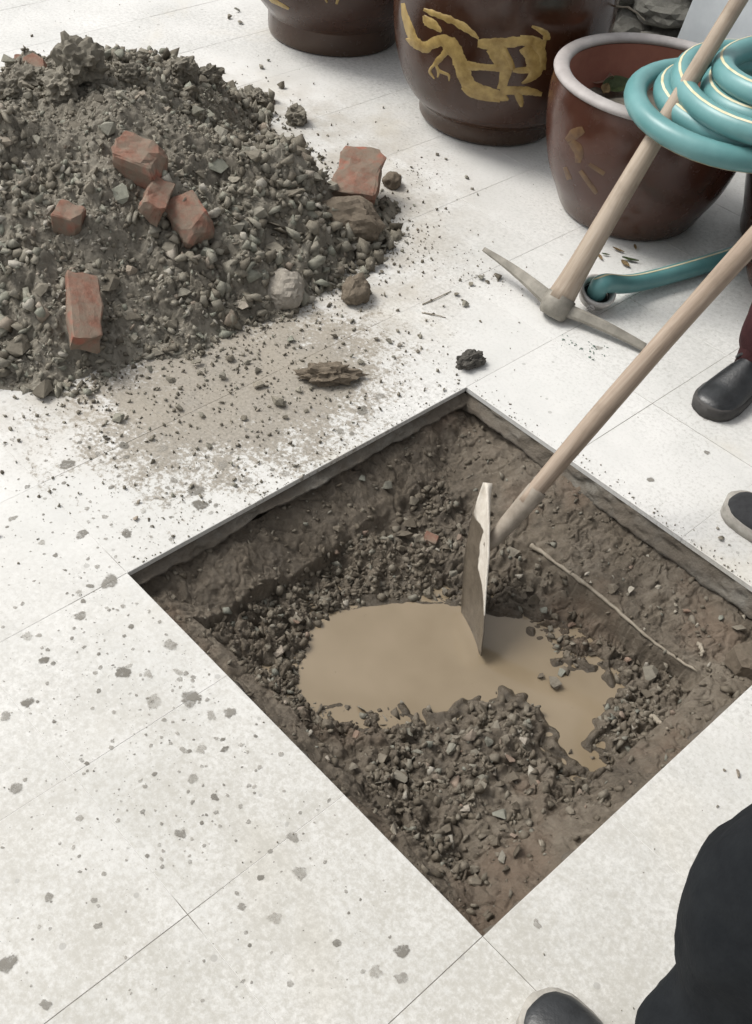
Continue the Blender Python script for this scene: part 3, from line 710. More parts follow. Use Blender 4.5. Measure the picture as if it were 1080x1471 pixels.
for (u, v, r) in LOOSE:
    P = at(u, v+r*0.3, 0); rr = r/SCALE(P)
    if heap_h(np.array([P[0]]), np.array([P[1]]))[0] > 0: P[2] = float(heap_h(np.array([P[0]]), np.array([P[1]]))[0])
    if v < 50: lab = 'small stone on the tiles near the foot of the outer dark jar'
    elif u > 980: lab = 'small stone on the tiles beside the black shoes' if v < 900 else 'small dark stone on the tile right of the pit beside the trouser leg'
    elif u > 635: lab = 'grey stone on white tile around the tip of the pickaxe'
    elif v < 300 and u > 560: lab = 'small grey stone beside the biggest brick half'
    elif v < 215: lab = 'grey stone on the tiles between the heap and the jars'
    elif P[2] > 0.001 or v < 400: lab = 'grey stone in the fringe of the heap below the biggest brick half'
    elif u > 400 and v < 530: lab = 'grey stone on pale tile around the open joint before the heap'
    else: lab = 'grey stone on the soiled tiles between heap and pit'
    one_stone(HEAP_R, P[0], P[1], P[2], rr, lab, 'loose stones scattered on the tiles', sink=0.12)
# stones of the heap, the larger ones one by one
rng = np.random.default_rng(5); cnt = 0; tries = 0; SLOT = []
BX = rng.uniform(-1.9, -0.42, 9000); BY = rng.uniform(-1.05, 0.5, 9000); BH = heap_h(BX, BY)
while cnt < 130 and tries < 8999:
    tries += 1; x, y, h = float(BX[tries]), float(BY[tries]), float(BH[tries])
    if h < 0.004: continue
    u, v = px((x, y, h))
    if not (-15 < u < 600 and 60 < v < 590): continue
    low = 1-min(1, h/0.30)                       # coarse stones roll to the foot
    r = rng.uniform(0.019, 0.033)+0.016*low*rng.random()**1.5
    if rng.random() > 0.45+0.55*low: continue
    if not clear(x, y, r): continue
    one_stone(HEAP_R, x, y, h, r, ('large' if r > 0.031 else 'fist-sized' if r > 0.025 else 'small')+' angular stone '+('at the foot of the rubble heap' if h < 0.09 else 'halfway up the rubble heap' if h < 0.22 else 'near the top of the rubble heap'), 'stones of the rubble heap', sink=0.30); cnt += 1
print('heap stones', cnt)
def on_surface(n, hfun, xr, yr, rng, cond):
    out = []; tot = 0
    while tot < n:
        x = rng.uniform(*xr, n*2); y = rng.uniform(*yr, n*2); h = hfun(x, y); k = cond(x, y, h); P = np.stack([x, y, h], 1)[k]; out.append(P); tot += len(P)
    return np.vstack(out)[:n]
rng = np.random.default_rng(8)
P = on_surface(19000, heap_h, (-1.95, -0.4), (-1.15, 0.62), rng, lambda x, y, h: h > -0.002)
patch = sstep(-0.35, 0.35, fbm(P[:, 0], P[:, 1], None, 4.2, 3, 91)); R = 0.0032+(0.012+0.014*patch)*rng.random(len(P))**3.0; low = 1-np.clip(P[:, 2]/0.3, 0, 1); R *= 0.85+0.5*low
P[:, 2] = np.maximum(P[:, 2], 0)+R*rng.uniform(-0.25, 0.55, len(P))
tint = np.clip(0.48+0.30*rng.normal(size=len(P))+0.16*fbm(P[:, 0], P[:, 1], None, 4, 2, 3), 0, 1)
grit('rubble', P, R, M['heap_grit'], None, None, rng, tint, parent=HEAPO)
# crumbs strewn round the heap and towards the pit
def crumbs():
    rng = np.random.default_rng(12); Ps = []; Rs = []
    x = rng.uniform(-2.2, 0.0, 60000); y = rng.uniform(-1.4, 0.9, 60000); sd = poly_sd(HP, x, y)
    dz = np.exp(-(((x+0.30)/0.26)**2+((y+0.40)/0.36)**2))
    p = np.where(sd > 0, 0.55*np.exp(-sd/0.06)+0.04*np.exp(-sd/0.16)+0.62*dz, 0)
    k = rng.random(60000) < p; k &= ~((x > -0.004) & (x < U) & (y < 0.0) & (y > -U))
    x, y, sd = x[k], y[k], sd[k]; r = 0.0011+0.0085*rng.random(len(x))**3.8+0.013*np.exp(-sd/0.045)*rng.random(len(x))**3.2
    Ps.append(np.stack([x, y, r*0.35], 1)); Rs.append(r)
    # thin spread over the whole visible floor
    x = rng.uniform(-2.6, 1.4, 900); y = rng.uniform(-1.9, 1.0, 900); k = ~((x > -0.01) & (x < U+0.01) & (y < 0.01) & (y > -U-0.01))
    x, y = x[k], y[k]; r = 0.0010+0.0022*rng.random(len(x))**2; Ps.append(np.stack([x, y, r*0.35], 1)); Rs.append(r)
    # a ring of crumbs near the pick, and along the pit edges
    for (u, v, s, n) in ((690, 395, 0.055, 90), (600, 250, 0.05, 90), (565, 350, 0.07, 180), (640, 360, 0.07, 50), (590, 560, 0.10, 60)):
        c = at(u, v, 0); x = c[0]+rng.normal(size=n)*s; y = c[1]+rng.normal(size=n)*s; r = 0.0012+0.004*rng.random(n)**2
        k = ~((x > -0.004) & (x < U+0.004) & (y < 0.004) & (y > -U-0.004))
        Ps.append(np.stack([x, y, r*0.35], 1)[k]); Rs.append(r[k])
    for ax_ in (0, 1):
        n = 230; t = rng.random(n)*U; o_ = 0.003+0.05*rng.random(n)**2.2; r = 0.0010+0.0034*rng.random(n)**2.5
        Ps.append(np.stack([-o_ if ax_ == 0 else t, -t if ax_ == 0 else o_, r*0.35], 1)); Rs.append(r)
    P = np.vstack(Ps); R = np.concatenate(Rs)
    grit('crumbs', P, R, M['heap_grit'], 'grey brown crumbs and grit strewn over the tiles around the heap', 'grit', rng, np.clip(rng.normal(0.4, 0.25, len(P)), 0, 0.9))
crumbs()
# mud splashes on the tiles ----------------------------------------------------------------------------------
SPOTS = [(97, 666, 14), (280, 704, 13), (320, 668, 9), (178, 640, 9), (233, 644, 10), (118, 768, 10), (182, 767, 10), (288, 725, 13), (139, 652, 6), (220, 1007, 14), (274, 1004, 16), (176, 966, 12), (330, 1024, 12), (303, 1027, 10),
         (264, 1078, 8), (288, 1077, 10), (322, 1076, 7), (430, 1253, 15), (394, 1318, 11), (421, 1203, 10), (114, 885, 10), (62, 949, 9), (39, 1010, 11), (8, 1030, 10), (39, 914, 9), (158, 836, 16), (190, 846, 13), (259, 1199, 10), (277, 1119, 8), (308, 1146, 7), (23, 1132, 9),
         (490, 1160, 8), (373, 1261, 6), (347, 1303, 7), (10, 1386, 16), (65, 1443, 9), (539, 1394, 11), (485, 1355, 8), (417, 1412, 7), (578, 1366, 12), (575, 1405, 10), (250, 690, 7), (160, 700, 6), (220, 800, 8), (60, 780, 6), (245, 926, 11), (212, 968, 7), (255, 965, 8), (18, 745, 7), (130, 842, 7), (340, 730, 8), (355, 690, 10), (410, 680, 8), (300, 760, 6), (150, 742, 5), (205, 735, 6), (772, 1328, 8), (560, 915, 0), (258, 976, 6), (345, 1070, 5), (365, 1130, 5), (140, 1330, 7), (70, 1290, 8), (115, 1175, 6), (135, 1294, 6), (205, 1166, 5), (700, 640, 5), (730, 655, 4), (860, 500, 6), (935, 690, 7), (650, 640, 0), (1015, 650, 5), (520, 590, 12), (545, 570, 9), (490, 620, 10), (600, 590, 8), (570, 610, 8)]
def splashes():
    rng = np.random.default_rng(21); bm = bmesh.new(); LF = bm.verts.layers.float.new('fade'); LT = bm.verts.layers.float.new('tint'); L = [s for s in SPOTS if s[2] > 0]
    while len(L) < 1700:
        u = rng.uniform(0, 560); v = rng.uniform(610, 1440)
        dn = math.exp(-((u-240)/170)**2-((v-880)/260)**2)+0.10
        if rng.random() > dn: continue
        L.append((u, v, 0.7+4.4*rng.random()**4.0))
    for k, (u, v, r) in enumerate(L):
        P = at(u, v, 0)
        if -0.02 < P[0] < U+0.02 and -U-0.02 < P[1] < 0.02: continue
        s = r/SCALE(P)*(0.92 if r > 6 else 0.95); n = 18 if r > 5 else 9
        a0 = rng.uniform(0, 6.28); ph = rng.uniform(0, 50); el = rng.uniform(0.72, 1.0); ang = np.linspace(0, 2*PI, n, endpoint=False)
        q = s*1.12*(1+0.34*fbm(np.cos(ang)*1.1+ph, np.sin(ang)*1.1, None, 1, 3, k))
        X = P[0]+q*np.cos(ang)*math.cos(a0)-q*el*np.sin(ang)*math.sin(a0); Y = P[1]+q*np.cos(ang)*math.sin(a0)+q*el*np.sin(ang)*math.cos(a0)
        tn = rng.random()
        rings = [[bm.verts.new((P[0]+(x-P[0])*f, P[1]+(y-P[1])*f, 0.0005+0.0004*(1-f))) for x, y in zip(X, Y)] for f in (1.0, 0.7, 0.35)]
        for A_, fd in zip(rings, (0.0, 0.55, 1.0)):
            for v_ in A_: v_[LF] = fd; v_[LT] = tn
        for A_, B_ in zip(rings[:-1], rings[1:]):
            for i in range(n): bm.faces.new((A_[i], A_[(i+1) % n], B_[(i+1) % n], B_[i]))
        bm.faces.new(rings[-1])
    o = bm_obj('mud_splashes', bm, M['mud']); tag(o, 'dried grey mud splashes spattered over tiles left of the pit', 'mud', None, 'stuff')
splashes()

# stones in the pit --------------------------------------------------------------------------------------------
PALE = [(1018, 834, 11), (1058, 851, 7), (945, 846, 9), (905, 851, 10), (843, 826, 6), (1000, 900, 6), (1068, 888, 8), (848, 838, 5), (925, 905, 5), (565, 1194, 12), (970, 870, 5), (968, 880, 5), (880, 830, 4), (930, 800, 4), (775, 1212, 7), (940, 1010, 4), (615, 1128, 9)]
for (u, v, r) in PALE:
    P = on_pit(u, v); one_stone(PALE_R, P[0], P[1], P[2], r/SCALE(P), 'pale pebble lying on the brown earth of the pit', 'pale pebbles in the pit', 'pebble', 'pebble', 0.1)
def pit_label(u, v):
    if 765 < u < 815 and 955 < v < 1000: return 'grey stone poking out of the muddy puddle'
    if v > 1035: return 'wet grey brown stone in the rubble mound before the puddle' if u < 800 else 'wet grey brown stone by the narrow tail of the puddle'
    if u < 460: return 'wet grey brown stone in the pit beside the broad end of the puddle'
    if v < 860 and u < 690: return 'wet grey brown stone under the back wall of the pit behind the hoe blade'
    if u > 690: return 'wet grey brown stone between the puddle and the root in the pit' if v > 800 and u < 930 else 'wet brown stone on the ledge of the pit below the hoe handle'
    return 'wet grey brown stone at the rim of the muddy puddle'
PITX = [(795, 984, 14), (776, 972, 8), (806, 968, 8), (730, 1092, 14), (725, 1066, 12), (752, 1066, 12), (700, 1068, 12), (682, 1082, 9), (610, 1128, 12), (640, 1195, 14), (690, 1130, 12), (735, 1120, 12), (840, 1120, 10), (880, 1095, 9), (512, 1060, 13), (488, 1050, 9), (600, 775, 11), (575, 790, 10), (640, 790, 10), (620, 810, 9), (660, 775, 9), (560, 775, 8), (590, 810, 9),
        (700, 1200, 13), (668, 1165, 12), (720, 1235, 12), (680, 1250, 10), (760, 1170, 12), (820, 1010, 0), (905, 1020, 9), (870, 1085, 8), (520, 690, 9), (555, 700, 12), (485, 700, 9), (485, 762, 11), (525, 770, 8), (440, 820, 8), (430, 850, 8), (425, 895, 9), (500, 830, 7), (780, 880, 10), (760, 850, 9), (745, 830, 10), (860, 925, 9), (900, 950, 9), (820, 900, 10), (790, 905, 8), (250, 860, 7), (985, 880, 8), (1035, 890, 8), (1060, 905, 14), (880, 850, 12)]
for (u, v, r) in PITX:
    if r <= 0: continue
    P = on_pit(u, v); one_stone(PIT_R, P[0], P[1], P[2], r/SCALE(P), pit_label(u, v), 'stones in the pit', sink=0.15)
rng = np.random.default_rng(15); cnt = 0; tries = 0
BX = rng.uniform(0.10, 0.86, 9000); BY = -rng.uniform(0.12, 0.86, 9000); BS = poly_sd(PUDP, BX, BY); BH = pit_h(BX, BY)
while cnt < 50 and tries < 8999:
    tries += 1; x, y, sdv = float(BX[tries]), float(BY[tries]), float(BS[tries])
    if sdv < 0.004: continue
    xu, yu = x/U, -y/U
    if not (xu > 0.13 and yu > 0.21 and xu < 0.93 and yu < 0.93): continue
    r = 0.012+0.013*rng.random()**1.8
    if not clear(x, y, r): continue
    h = float(BH[tries])
    one_stone(PIT_R, x, y, h, r, pit_label(*px((x, y, h))), 'stones in the pit', sink=0.25); cnt += 1
rng = np.random.default_rng(18)
def pit_cond(x, y, h):
    sd = poly_sd(PUDP, x, y); xu, yu = x/U, -y/U
    inner = (xu > 0.125) & (yu > 0.20) & (xu < 0.915) & (yu < 0.925)
    p = np.where(inner, 0.16+0.84*(fbm(x, y, None, 9, 3, 4) > 0.0), 0.05+0.10*(fbm(x, y, None, 6, 2, 14) > 0.15))
    edge = np.minimum.reduce([x, U-x, -y, U+y])
    return (sd > np.where(x > 0.45, -0.035, -0.012)) & ((sd > -0.004) | (rng.random(len(x)) < 0.12)) & (edge > 0.012) & (rng.random(len(x)) < p)
P = on_surface(6200, pit_h, (0.0, U), (-U, 0.0), rng, pit_cond); R = 0.002+0.0165*rng.random(len(P))**3.4
inner = (P[:, 0] > 0.12*U) & (P[:, 1] < -0.2*U); R = np.where(inner, R, R*0.75); P[:, 2] += R*0.08
grit('pit_rubble', P, R, M['pit_grit'], 'wet brown rubble and grit covering the bottom of the pit', 'rubble', rng, np.clip(rng.normal(0.42, 0.25, len(P)), 0, 1))
# red brick scraps in the pit
place_brick(617, 778, 0.036, 0.028, 0.022, 0.5, 0.2, 0.2, 31, 'small dull red brick scrap among stones under the back wall of the pit', 0.3, surf=on_pit)
place_brick(1082, 955, 0.10, 0.075, 0.055, 1.2, 0.2, 0.1, 32, 'brown brick half bedded in the pit side at its right corner', 0.2, surf=on_pit, m=M['brown_clod'])
place_brick(52, 100, 0.075, 0.045, 0.03, 0.3, 0.3, 0.2, 33, 'thin pinkish brick scrap standing at the far edge of the heap', 0.5)
place_brick(30, 90, 0.05, 0.035, 0.02, 0.9, 0.1, 0.1, 34, 'flat pinkish brick flake lying on the tile behind the heap', 0.5, surf=lambda u, v: at(u, v, 0))
# root along the ledge and pale splinters
def stick(name, pts, r0, label, cat='stick', m='stick', group=None):
    P = catmull(pts, 6); n = len(P); j = RNG.normal(size=(n, 3))*r0*0.25; P = P+j; rad = r0*(1-0.55*np.linspace(0, 1, n))*(1+0.2*RNG.normal(size=n))
    V, F, F3 = tube(P, np.abs(rad)+0.0006, 8); o = link(name, mesh_mixed(name, V, F, F3), M[m]); tag(o, label, cat, group); return o
L = []
for (u, v) in [(762, 786), (800, 812), (850, 850), (900, 893), (950, 934), (1000, 968)]:
    P = on_pit(u, v); L.append((P[0], P[1], P[2]+0.006))
stick('root', L, 0.0042, 'thin pale root lying along the ledge edge of the pit')
for (u1, v1, u2, v2, lab) in [(934, 1030, 958, 1052, 'short pale splinter by the near right side of the pit'), (1003, 926, 1008, 946, 'tiny white splinter on the right ledge of the pit')]:
    A = on_pit(u1, v1); B = on_pit(u2, v2); stick('splinter', [A+[0, 0, .006], (A+B)/2+[0, 0, .007], B+[0, 0, .006]], 0.0055, lab, 'splinter')

# ------------------------------------------------------------------ glazed jars
def ring_fit(prof_u):
    return [(r*U, z*U) for r, z in prof_u]
def smooth_prof(P, n=5):
    return catmull([(a, b, 0) for a, b in P], n)[:, :2]
def surf_point(c, prof, u, v, off=0.003):
    """where the sight line of a pixel meets a surface of revolution standing at c"""
    d = ray(u, v); zs = prof[:, 1]; rs = prof[:, 0]; order = np.argsort(zs); t = np.linspace(1.5, 6.5, 5000); P = CAMP+t[:, None]*d
    k = np.where((P[:, 2] > 0) & (P[:, 2] < zs.max()) & (np.hypot(P[:, 0]-c[0], P[:, 1]-c[1]) <= np.interp(P[:, 2], zs[order], rs[order])+off))[0]
    return P[k[0]] if len(k) else None
def jar(name, label, c, prof_out, prof_in, m, m_in, m_rim, group=None, n=72, seed=1):
    root = empty(name, (c[0], c[1], 0)); tag(root, label, 'jar', group)
    V, F = lathe([(0.001, 0.004)]+[tuple(p) for p in prof_out], n, 0.008, seed)
    link('body', mesh_np('body', V, F, True), m, root)
    V, F = lathe(prof_in, n, 0.008, seed); link('inside', mesh_np('inside', V, F, True), m_in, root)
    (r0, z0), (r1, z1) = prof_out[-1], prof_in[0]
    t = (r0-r1)/2*1.12; cxr = (r0+r1)/2
    rp = [(cxr+t*1.25*math.cos(a), z0+0.010+t*0.75*math.sin(a)) for a in np.linspace(-PI*0.5, PI*1.5, 17)]
    V, F = lathe(rp, n, 0.008, seed); link('rim', mesh_np('rim', V, F, True), m_rim, root)
    return root
def jar_profiles(pts, wall=0.022, floor=0.03):
    P = smooth_prof(ring_fit(pts)); inn = [(max(0.002, r-wall), z) for r, z in P if z > floor][::-1]+[(0.002, floor)]
    return P, inn
JC2 = np.array([-1.016, 1.162])*U; JC1 = np.array([-1.859, 1.186])*U
big = [(0.225, 0.0), (0.240, 0.015), (0.245, 0.06), (0.285, 0.10), (0.318, 0.16), (0.345, 0.25), (0.360, 0.36), (0.358, 0.48), (0.335, 0.60), (0.295, 0.69), (0.280, 0.73), (0.295, 0.77)]
PO, PI_ = jar_profiles(big)
dragon_jar = jar('water_jar', 'tall dark brown glazed jar with a yellow dragon winding round it', JC2, PO, PI_, M['glaze'], M['glaze_red'], M['glaze'])
big1 = [(0.240, 0.0), (0.252, 0.012), (0.254, 0.075), (0.262, 0.095), (0.320, 0.17), (0.355, 0.26), (0.372, 0.38), (0.365, 0.50), (0.335, 0.62), (0.295, 0.70), (0.28, 0.74), (0.295, 0.78)]
PO1, PI1 = jar_profiles(big1)
jar1 = jar('water_jar', 'dark brown glazed jar with a straight foot, beside the dragon jar, heap side', JC1, PO1, PI1, M['glaze'], M['glaze_red'], M['glaze'], seed=2)
# pot with pale rim
PTC = np.array([-0.325, 1.065])*U
potp = [(0.195, 0.0), (0.212, 0.012), (0.235, 0.06), (0.268, 0.13), (0.290, 0.21), (0.303, 0.30), (0.305, 0.36), (0.300, 0.405)]
PO2, PI2 = jar_profiles(potp, 0.03, 0.03)
pot = jar('planter_pot', 'wide reddish brown pot with a thick pale rim and red clay inside', PTC, PO2, PI2, M['glaze_red'], M['red_clay'], M['rim'], seed=3)
bm = bmesh.new(); n = 48; rr = 0.275*U
vs_ = [[bm.verts.new((rr*f*math.cos(a), rr*f*math.sin(a), 0.268*U+0.012*float(vnoise(math.cos(a)*f*4+9, math.sin(a)*f*4, None, 4)))) for a in np.linspace(0, 2*PI, n, endpoint=False)] for f in (1.0, 0.8, 0.6, 0.4, 0.2)]
for A, B in zip(vs_[:-1], vs_[1:]):
    for i in range(n): bm.faces.new((A[i], A[(i+1) % n], B[(i+1) % n], B[i]))
bm.faces.new(vs_[-1])
bm_obj('soil', bm, M['pile_soil'], pot, True)
# pot under the right side of the hose, small jar in front
P3 = np.array([0.115, 1.365])*U
p3 = [(0.165, 0.0), (0.18, 0.012), (0.19, 0.08), (0.21, 0.17), (0.225, 0.28), (0.228, 0.36), (0.222, 0.405)]
PO3, PI3 = jar_profiles(p3, 0.025, 0.03)
jar('planter_pot', 'dark red glazed pot under the hose coil, beside the pale-rimmed pot', P3, PO3, PI3, M['glaze_red'], M['red_clay'], M['rim'], seed=4)
P4 = np.array([0.262, 1.045])*U
p4 = [(0.075, 0.0), (0.085, 0.01), (0.115, 0.05), (0.135, 0.11), (0.138, 0.17), (0.12, 0.23), (0.10, 0.26), (0.105, 0.28)]
PO4, PI4 = jar_profiles(p4, 0.015, 0.02)
jar('small_jar', 'small round brown jar standing below the hose beside the pots', P4, PO4, PI4, M['glaze_red'], M['red_clay'], M['glaze_red'], seed=5)

def decal(parent, c, prof, strokes, m, name='dragon', off=0.0022):
    """raised glaze figure: ribbons laid on the jar's surface. strokes: list of [(u, v, halfwidth), ...] in photo pixels"""
    bm = bmesh.new()
    for S in strokes:
        Q = catmull([(u, v, h) for u, v, h in S], 7); Q[:, 2] *= 0.92*(1+0.16*fbm(Q[:, 0]*0.11, Q[:, 1]*0.11, None, 1, 3, 5)); T = np.gradient(Q[:, :2], axis=0); T /= (np.linalg.norm(T, axis=1)[:, None]+1e-9)
        rows = []
        for (u, v, h), (tx, ty) in zip(Q, T):
            row = []
            for s in (-1, -0.6, 0, 0.6, 1):
                P = surf_point(c, prof, u-ty*h*s, v+tx*h*s, off if abs(s) < 0.9 else 0.0005)
                row.append(None if P is None else bm.verts.new((P[0]-c[0], P[1]-c[1], P[2])))
            rows.append(row)
        for A, B in zip(rows[:-1], rows[1:]):
            for k in range(4):
                q = (A[k], A[k+1], B[k+1], B[k])
                if all(x is not None for x in q): bm.faces.new(q)
    return bm_obj(name, bm, m, parent, True)
PO = np.array(PO); PO1 = np.array(PO1); PO2 = np.array(PO2)
K = 240/1080.0
def dz(pts): return [(565+x*K, y*K, h*K) for x, y, h in pts]
DRAGON = [dz(s) for s in [
    [(60, 20, 14), (75, 100, 22), (105, 190, 30), (140, 270, 40), (205, 305, 42), (265, 275, 42), (330, 265, 48), (390, 320, 52), (430, 400, 50), (455, 480, 48), (500, 555, 45), (590, 600, 45), (680, 620, 38), (745, 645, 8)],
    [(80, 250, 6), (110, 265, 26), (150, 290, 36)], [(195, 60, 12), (270, 90, 24), (360, 125, 26), (440, 165, 28), (510, 215, 22), (550, 250, 8)],
    [(195, 100, 10), (225, 140, 36), (265, 165, 34), (310, 205, 12)], [(345, 330, 26), (300, 380, 24), (265, 420, 18)],
    [(265, 415, 10), (235, 460, 12), (265, 510, 6)], [(275, 415, 8), (300, 460, 12), (355, 485, 10), (360, 525, 4)], [(275, 425, 8), (290, 470, 9), (285, 500, 5)],
    [(470, 425, 32), (560, 432, 28), (640, 438, 26), (700, 435, 28)], [(545, 280, 26), (620, 285, 40), (700, 280, 36), (790, 270, 34), (860, 265, 36), (930, 280, 40), (985, 290, 34)],
    [(630, 310, 44), (680, 380, 46), (725, 440, 42), (715, 510, 36), (700, 580, 36)], [(700, 300, 24), (750, 390, 22), (775, 450, 20)],
    [(850, 300, 40), (900, 380, 54), (915, 460, 54), (880, 510, 26), (830, 540, 8)], [(930, 300, 40), (965, 360, 30), (960, 450, 26)], [(770, 455, 14), (830, 455, 22), (890, 450, 24)],
    [(440, 570, 6), (500, 600, 30), (600, 630, 26), (690, 655, 10)], [(690, 585, 32), (790, 585, 32), (880, 590, 30), (960, 610, 16)], [(800, 600, 20), (820, 650, 22), (828, 692, 10)],
    [(895, 170, 8), (940, 190, 20), (985, 220, 26), (990, 260, 22)], [(820, 240, 14), (880, 245, 18), (930, 250, 14)]]]
decal(dragon_jar, JC2, PO, DRAGON, M['gold'])
decal(jar1, JC1, PO1, [[(383, -6, 3), (398, 4, 4), (415, 13, 2)], [(466, -4, 2), (470, 4, 1.5)], [(488, -8, 3), (483, 6, 2)], [(380, -20, 5), (420, -30, 9), (470, -30, 9), (520, -24, 8)]], M['gold'], 'gold_figure')
for S_ in ([[(813, 202, 4), (826, 192, 9), (838, 186, 5)], [(820, 203, 6), (831, 217, 7), (830, 234, 4)], [(811, 240, 3), (818, 258, 4)], [(833, 245, 3), (845, 262, 4), (857, 278, 3)], [(846, 236, 3), (868, 250, 4)]]): decal(pot, PTC, PO2, [S_], M['gold_faded'], 'faded_mark', 0.0012)

# ------------------------------------------------------------------ hose
def hose():
    HR = 0.0275; rimz = 0.405*U+0.030
    root = empty('garden_hose', (0.0, 0.98*U, rimz)); tag(root, 'coiled turquoise rubber hose with yellow stripes lying across the pot rims', 'hose')
    C = np.array([0.005, 0.985])*U
    loops = [(0.288, -0.005, -0.01, 0.0), (0.226, 0.005, 0.0, 0.014), (0.255, 0.055, 0.020, 0.058), (0.192, 0.075, 0.03, 0.060), (0.222, 0.125, 0.055, 0.108), (0.15, 0.14, 0.07, 0.09)]
    pts = []; n = 40
    base = rimz+HR-0.002
    A0 = math.radians(20)                            # the loops start and end on the far right side
    for k, (r, dx, dy, z) in enumerate(loops[:-1]):
        r2, dx2, dy2, z2 = loops[k+1]
        for i in range(n):
            t = i/n; s = sstep(0.80, 1.0, t)
            a = A0+2*PI*t
            R_ = (r+(r2-r)*s)*U*(1+0.035*math.sin(2*a+k*1.7)+0.022*math.sin(3*a+k*2.1))
            pts.append((C[0]+(dx+(dx2-dx)*s)*U+R_*math.cos(a), C[1]+(dy+(dy2-dy)*s)*U+R_*math.sin(a), base+z+(z2-z)*s+0.006*math.sin(a*2+k)))
    # free end: comes off the outer loop on the right, drops to the floor and runs to the coupling
    e = at(862, 413, 0.030); f = at(960, 395, 0.030); g = at(1055, 366, 0.032); e0 = at(858, 419, 0.046)
    vw = CAMP-e0; vw /= np.linalg.norm(vw); dp = np.asarray(e)-e0; dp -= vw*(dp@vw); dp /= np.linalg.norm(dp); dc = dp*0.66+vw*0.75; dc /= np.linalg.norm(dc)
    e = e0+dc*0.035
    tail = [e0-dc*0.008, e, at(902, 408, 0.038), f, g, at(1120, 338, 0.09), at(1185, 312, 0.20), np.array([0.40, 1.02, 0.33]), np.array([0.335, 0.98, 0.405])]
    tp = catmull([tuple(x) for x in tail]+[tuple(pts[3])], 10)[:-1]
    path = np.vstack([tp, np.array(pts[3:])]); P = path.copy()
    for _ in range(3): P[1:-1] = 0.25*P[:-2]+0.5*P[1:-1]+0.25*P[2:]
    off = np.array(root.location)
    HRS = HR*(1-0.14*(np.arange(len(P)) < len(tp)*0.6)); V, F, F3 = tube(P-off, HRS, 18); link('tube', mesh_mixed('tube', V, F, F3), M['hose'], root)
    T, N, B = frames(P)
    nt_ = len(tp); out_ = P-np.array([C[0], C[1], 0]); out_[:, 2] = 0; out_ /= np.linalg.norm(out_, axis=1)[:, None]
    idx = np.arange(len(P)); low_ = np.clip(np.interp(idx, [nt_-12, nt_-4, nt_+34, nt_+44], [0, 1, 1, 0]), 0, 1)[:, None]
    D = (1-low_)*(np.array([0, 0, 0.92])+0.45*out_*(idx > nt_)[:, None])+low_*(np.array([0, 0, -0.9])+0.4*out_)
    D = D-T*(D*T).sum(1)[:, None]; D /= np.linalg.norm(D, axis=1)[:, None]; W_ = np.cross(T, D); Vv = []
    for q in (-0.11, 0, 0.11): Vv.append(P-off+(HRS[:, None]+(0.0012 if q == 0 else 0.0004))*(math.cos(q)*D+math.sin(q)*W_))
    link('stripe', mesh_np('stripe', np.stack(Vv, 1).reshape(-1, 3), grid_faces(len(P), 3), True), M['stripe'], root)
    # coupling: flanged ring, collar and lugs
    d = (np.asarray(tp[6])-np.asarray(tp[0])); d /= np.linalg.norm(d); c0 = np.asarray(tp[0])+0.0
    q = Vector(dc).to_track_quat('Z', 'Y')
    prof = [(0.002, -0.022), (0.030, -0.022), (0.038, -0.018), (0.040, -0.008), (0.0405, 0.0), (0.046, 0.003), (0.0475, 0.010), (0.046, 0.016), (0.0405, 0.018), (0.037, 0.016), (0.034, 0.006), (0.032, -0.010), (0.002, -0.012)]
    V, F = lathe(prof, 40); cp = link('coupling', mesh_np('coupling', V, F, True), M['coupling'], root, Vector(c0-off)); cp.rotation_euler = q.to_euler()
    V, F = lathe([(0.033, 0.004), (0.033, -0.006), (0.001, -0.006)], 32); link('seal', mesh_np('seal', V, F, True), M['rubber'], cp)
    for k in range(2):
        bm = bmesh.new(); bmesh.ops.create_cube(bm, size=1.0); bmesh.ops.scale(bm, vec=(0.016, 0.018, 0.018), verts=bm.verts); bmesh.ops.bevel(bm, geom=list(bm.edges), offset=0.004, segments=2, affect='EDGES')
        a = 0.9+k*PI; bm_obj('lug', bm, M['coupling'], cp, loc=(0.050*math.cos(a), 0.050*math.sin(a), 0.002), rot=(0, 0, a))
    return root
hose()

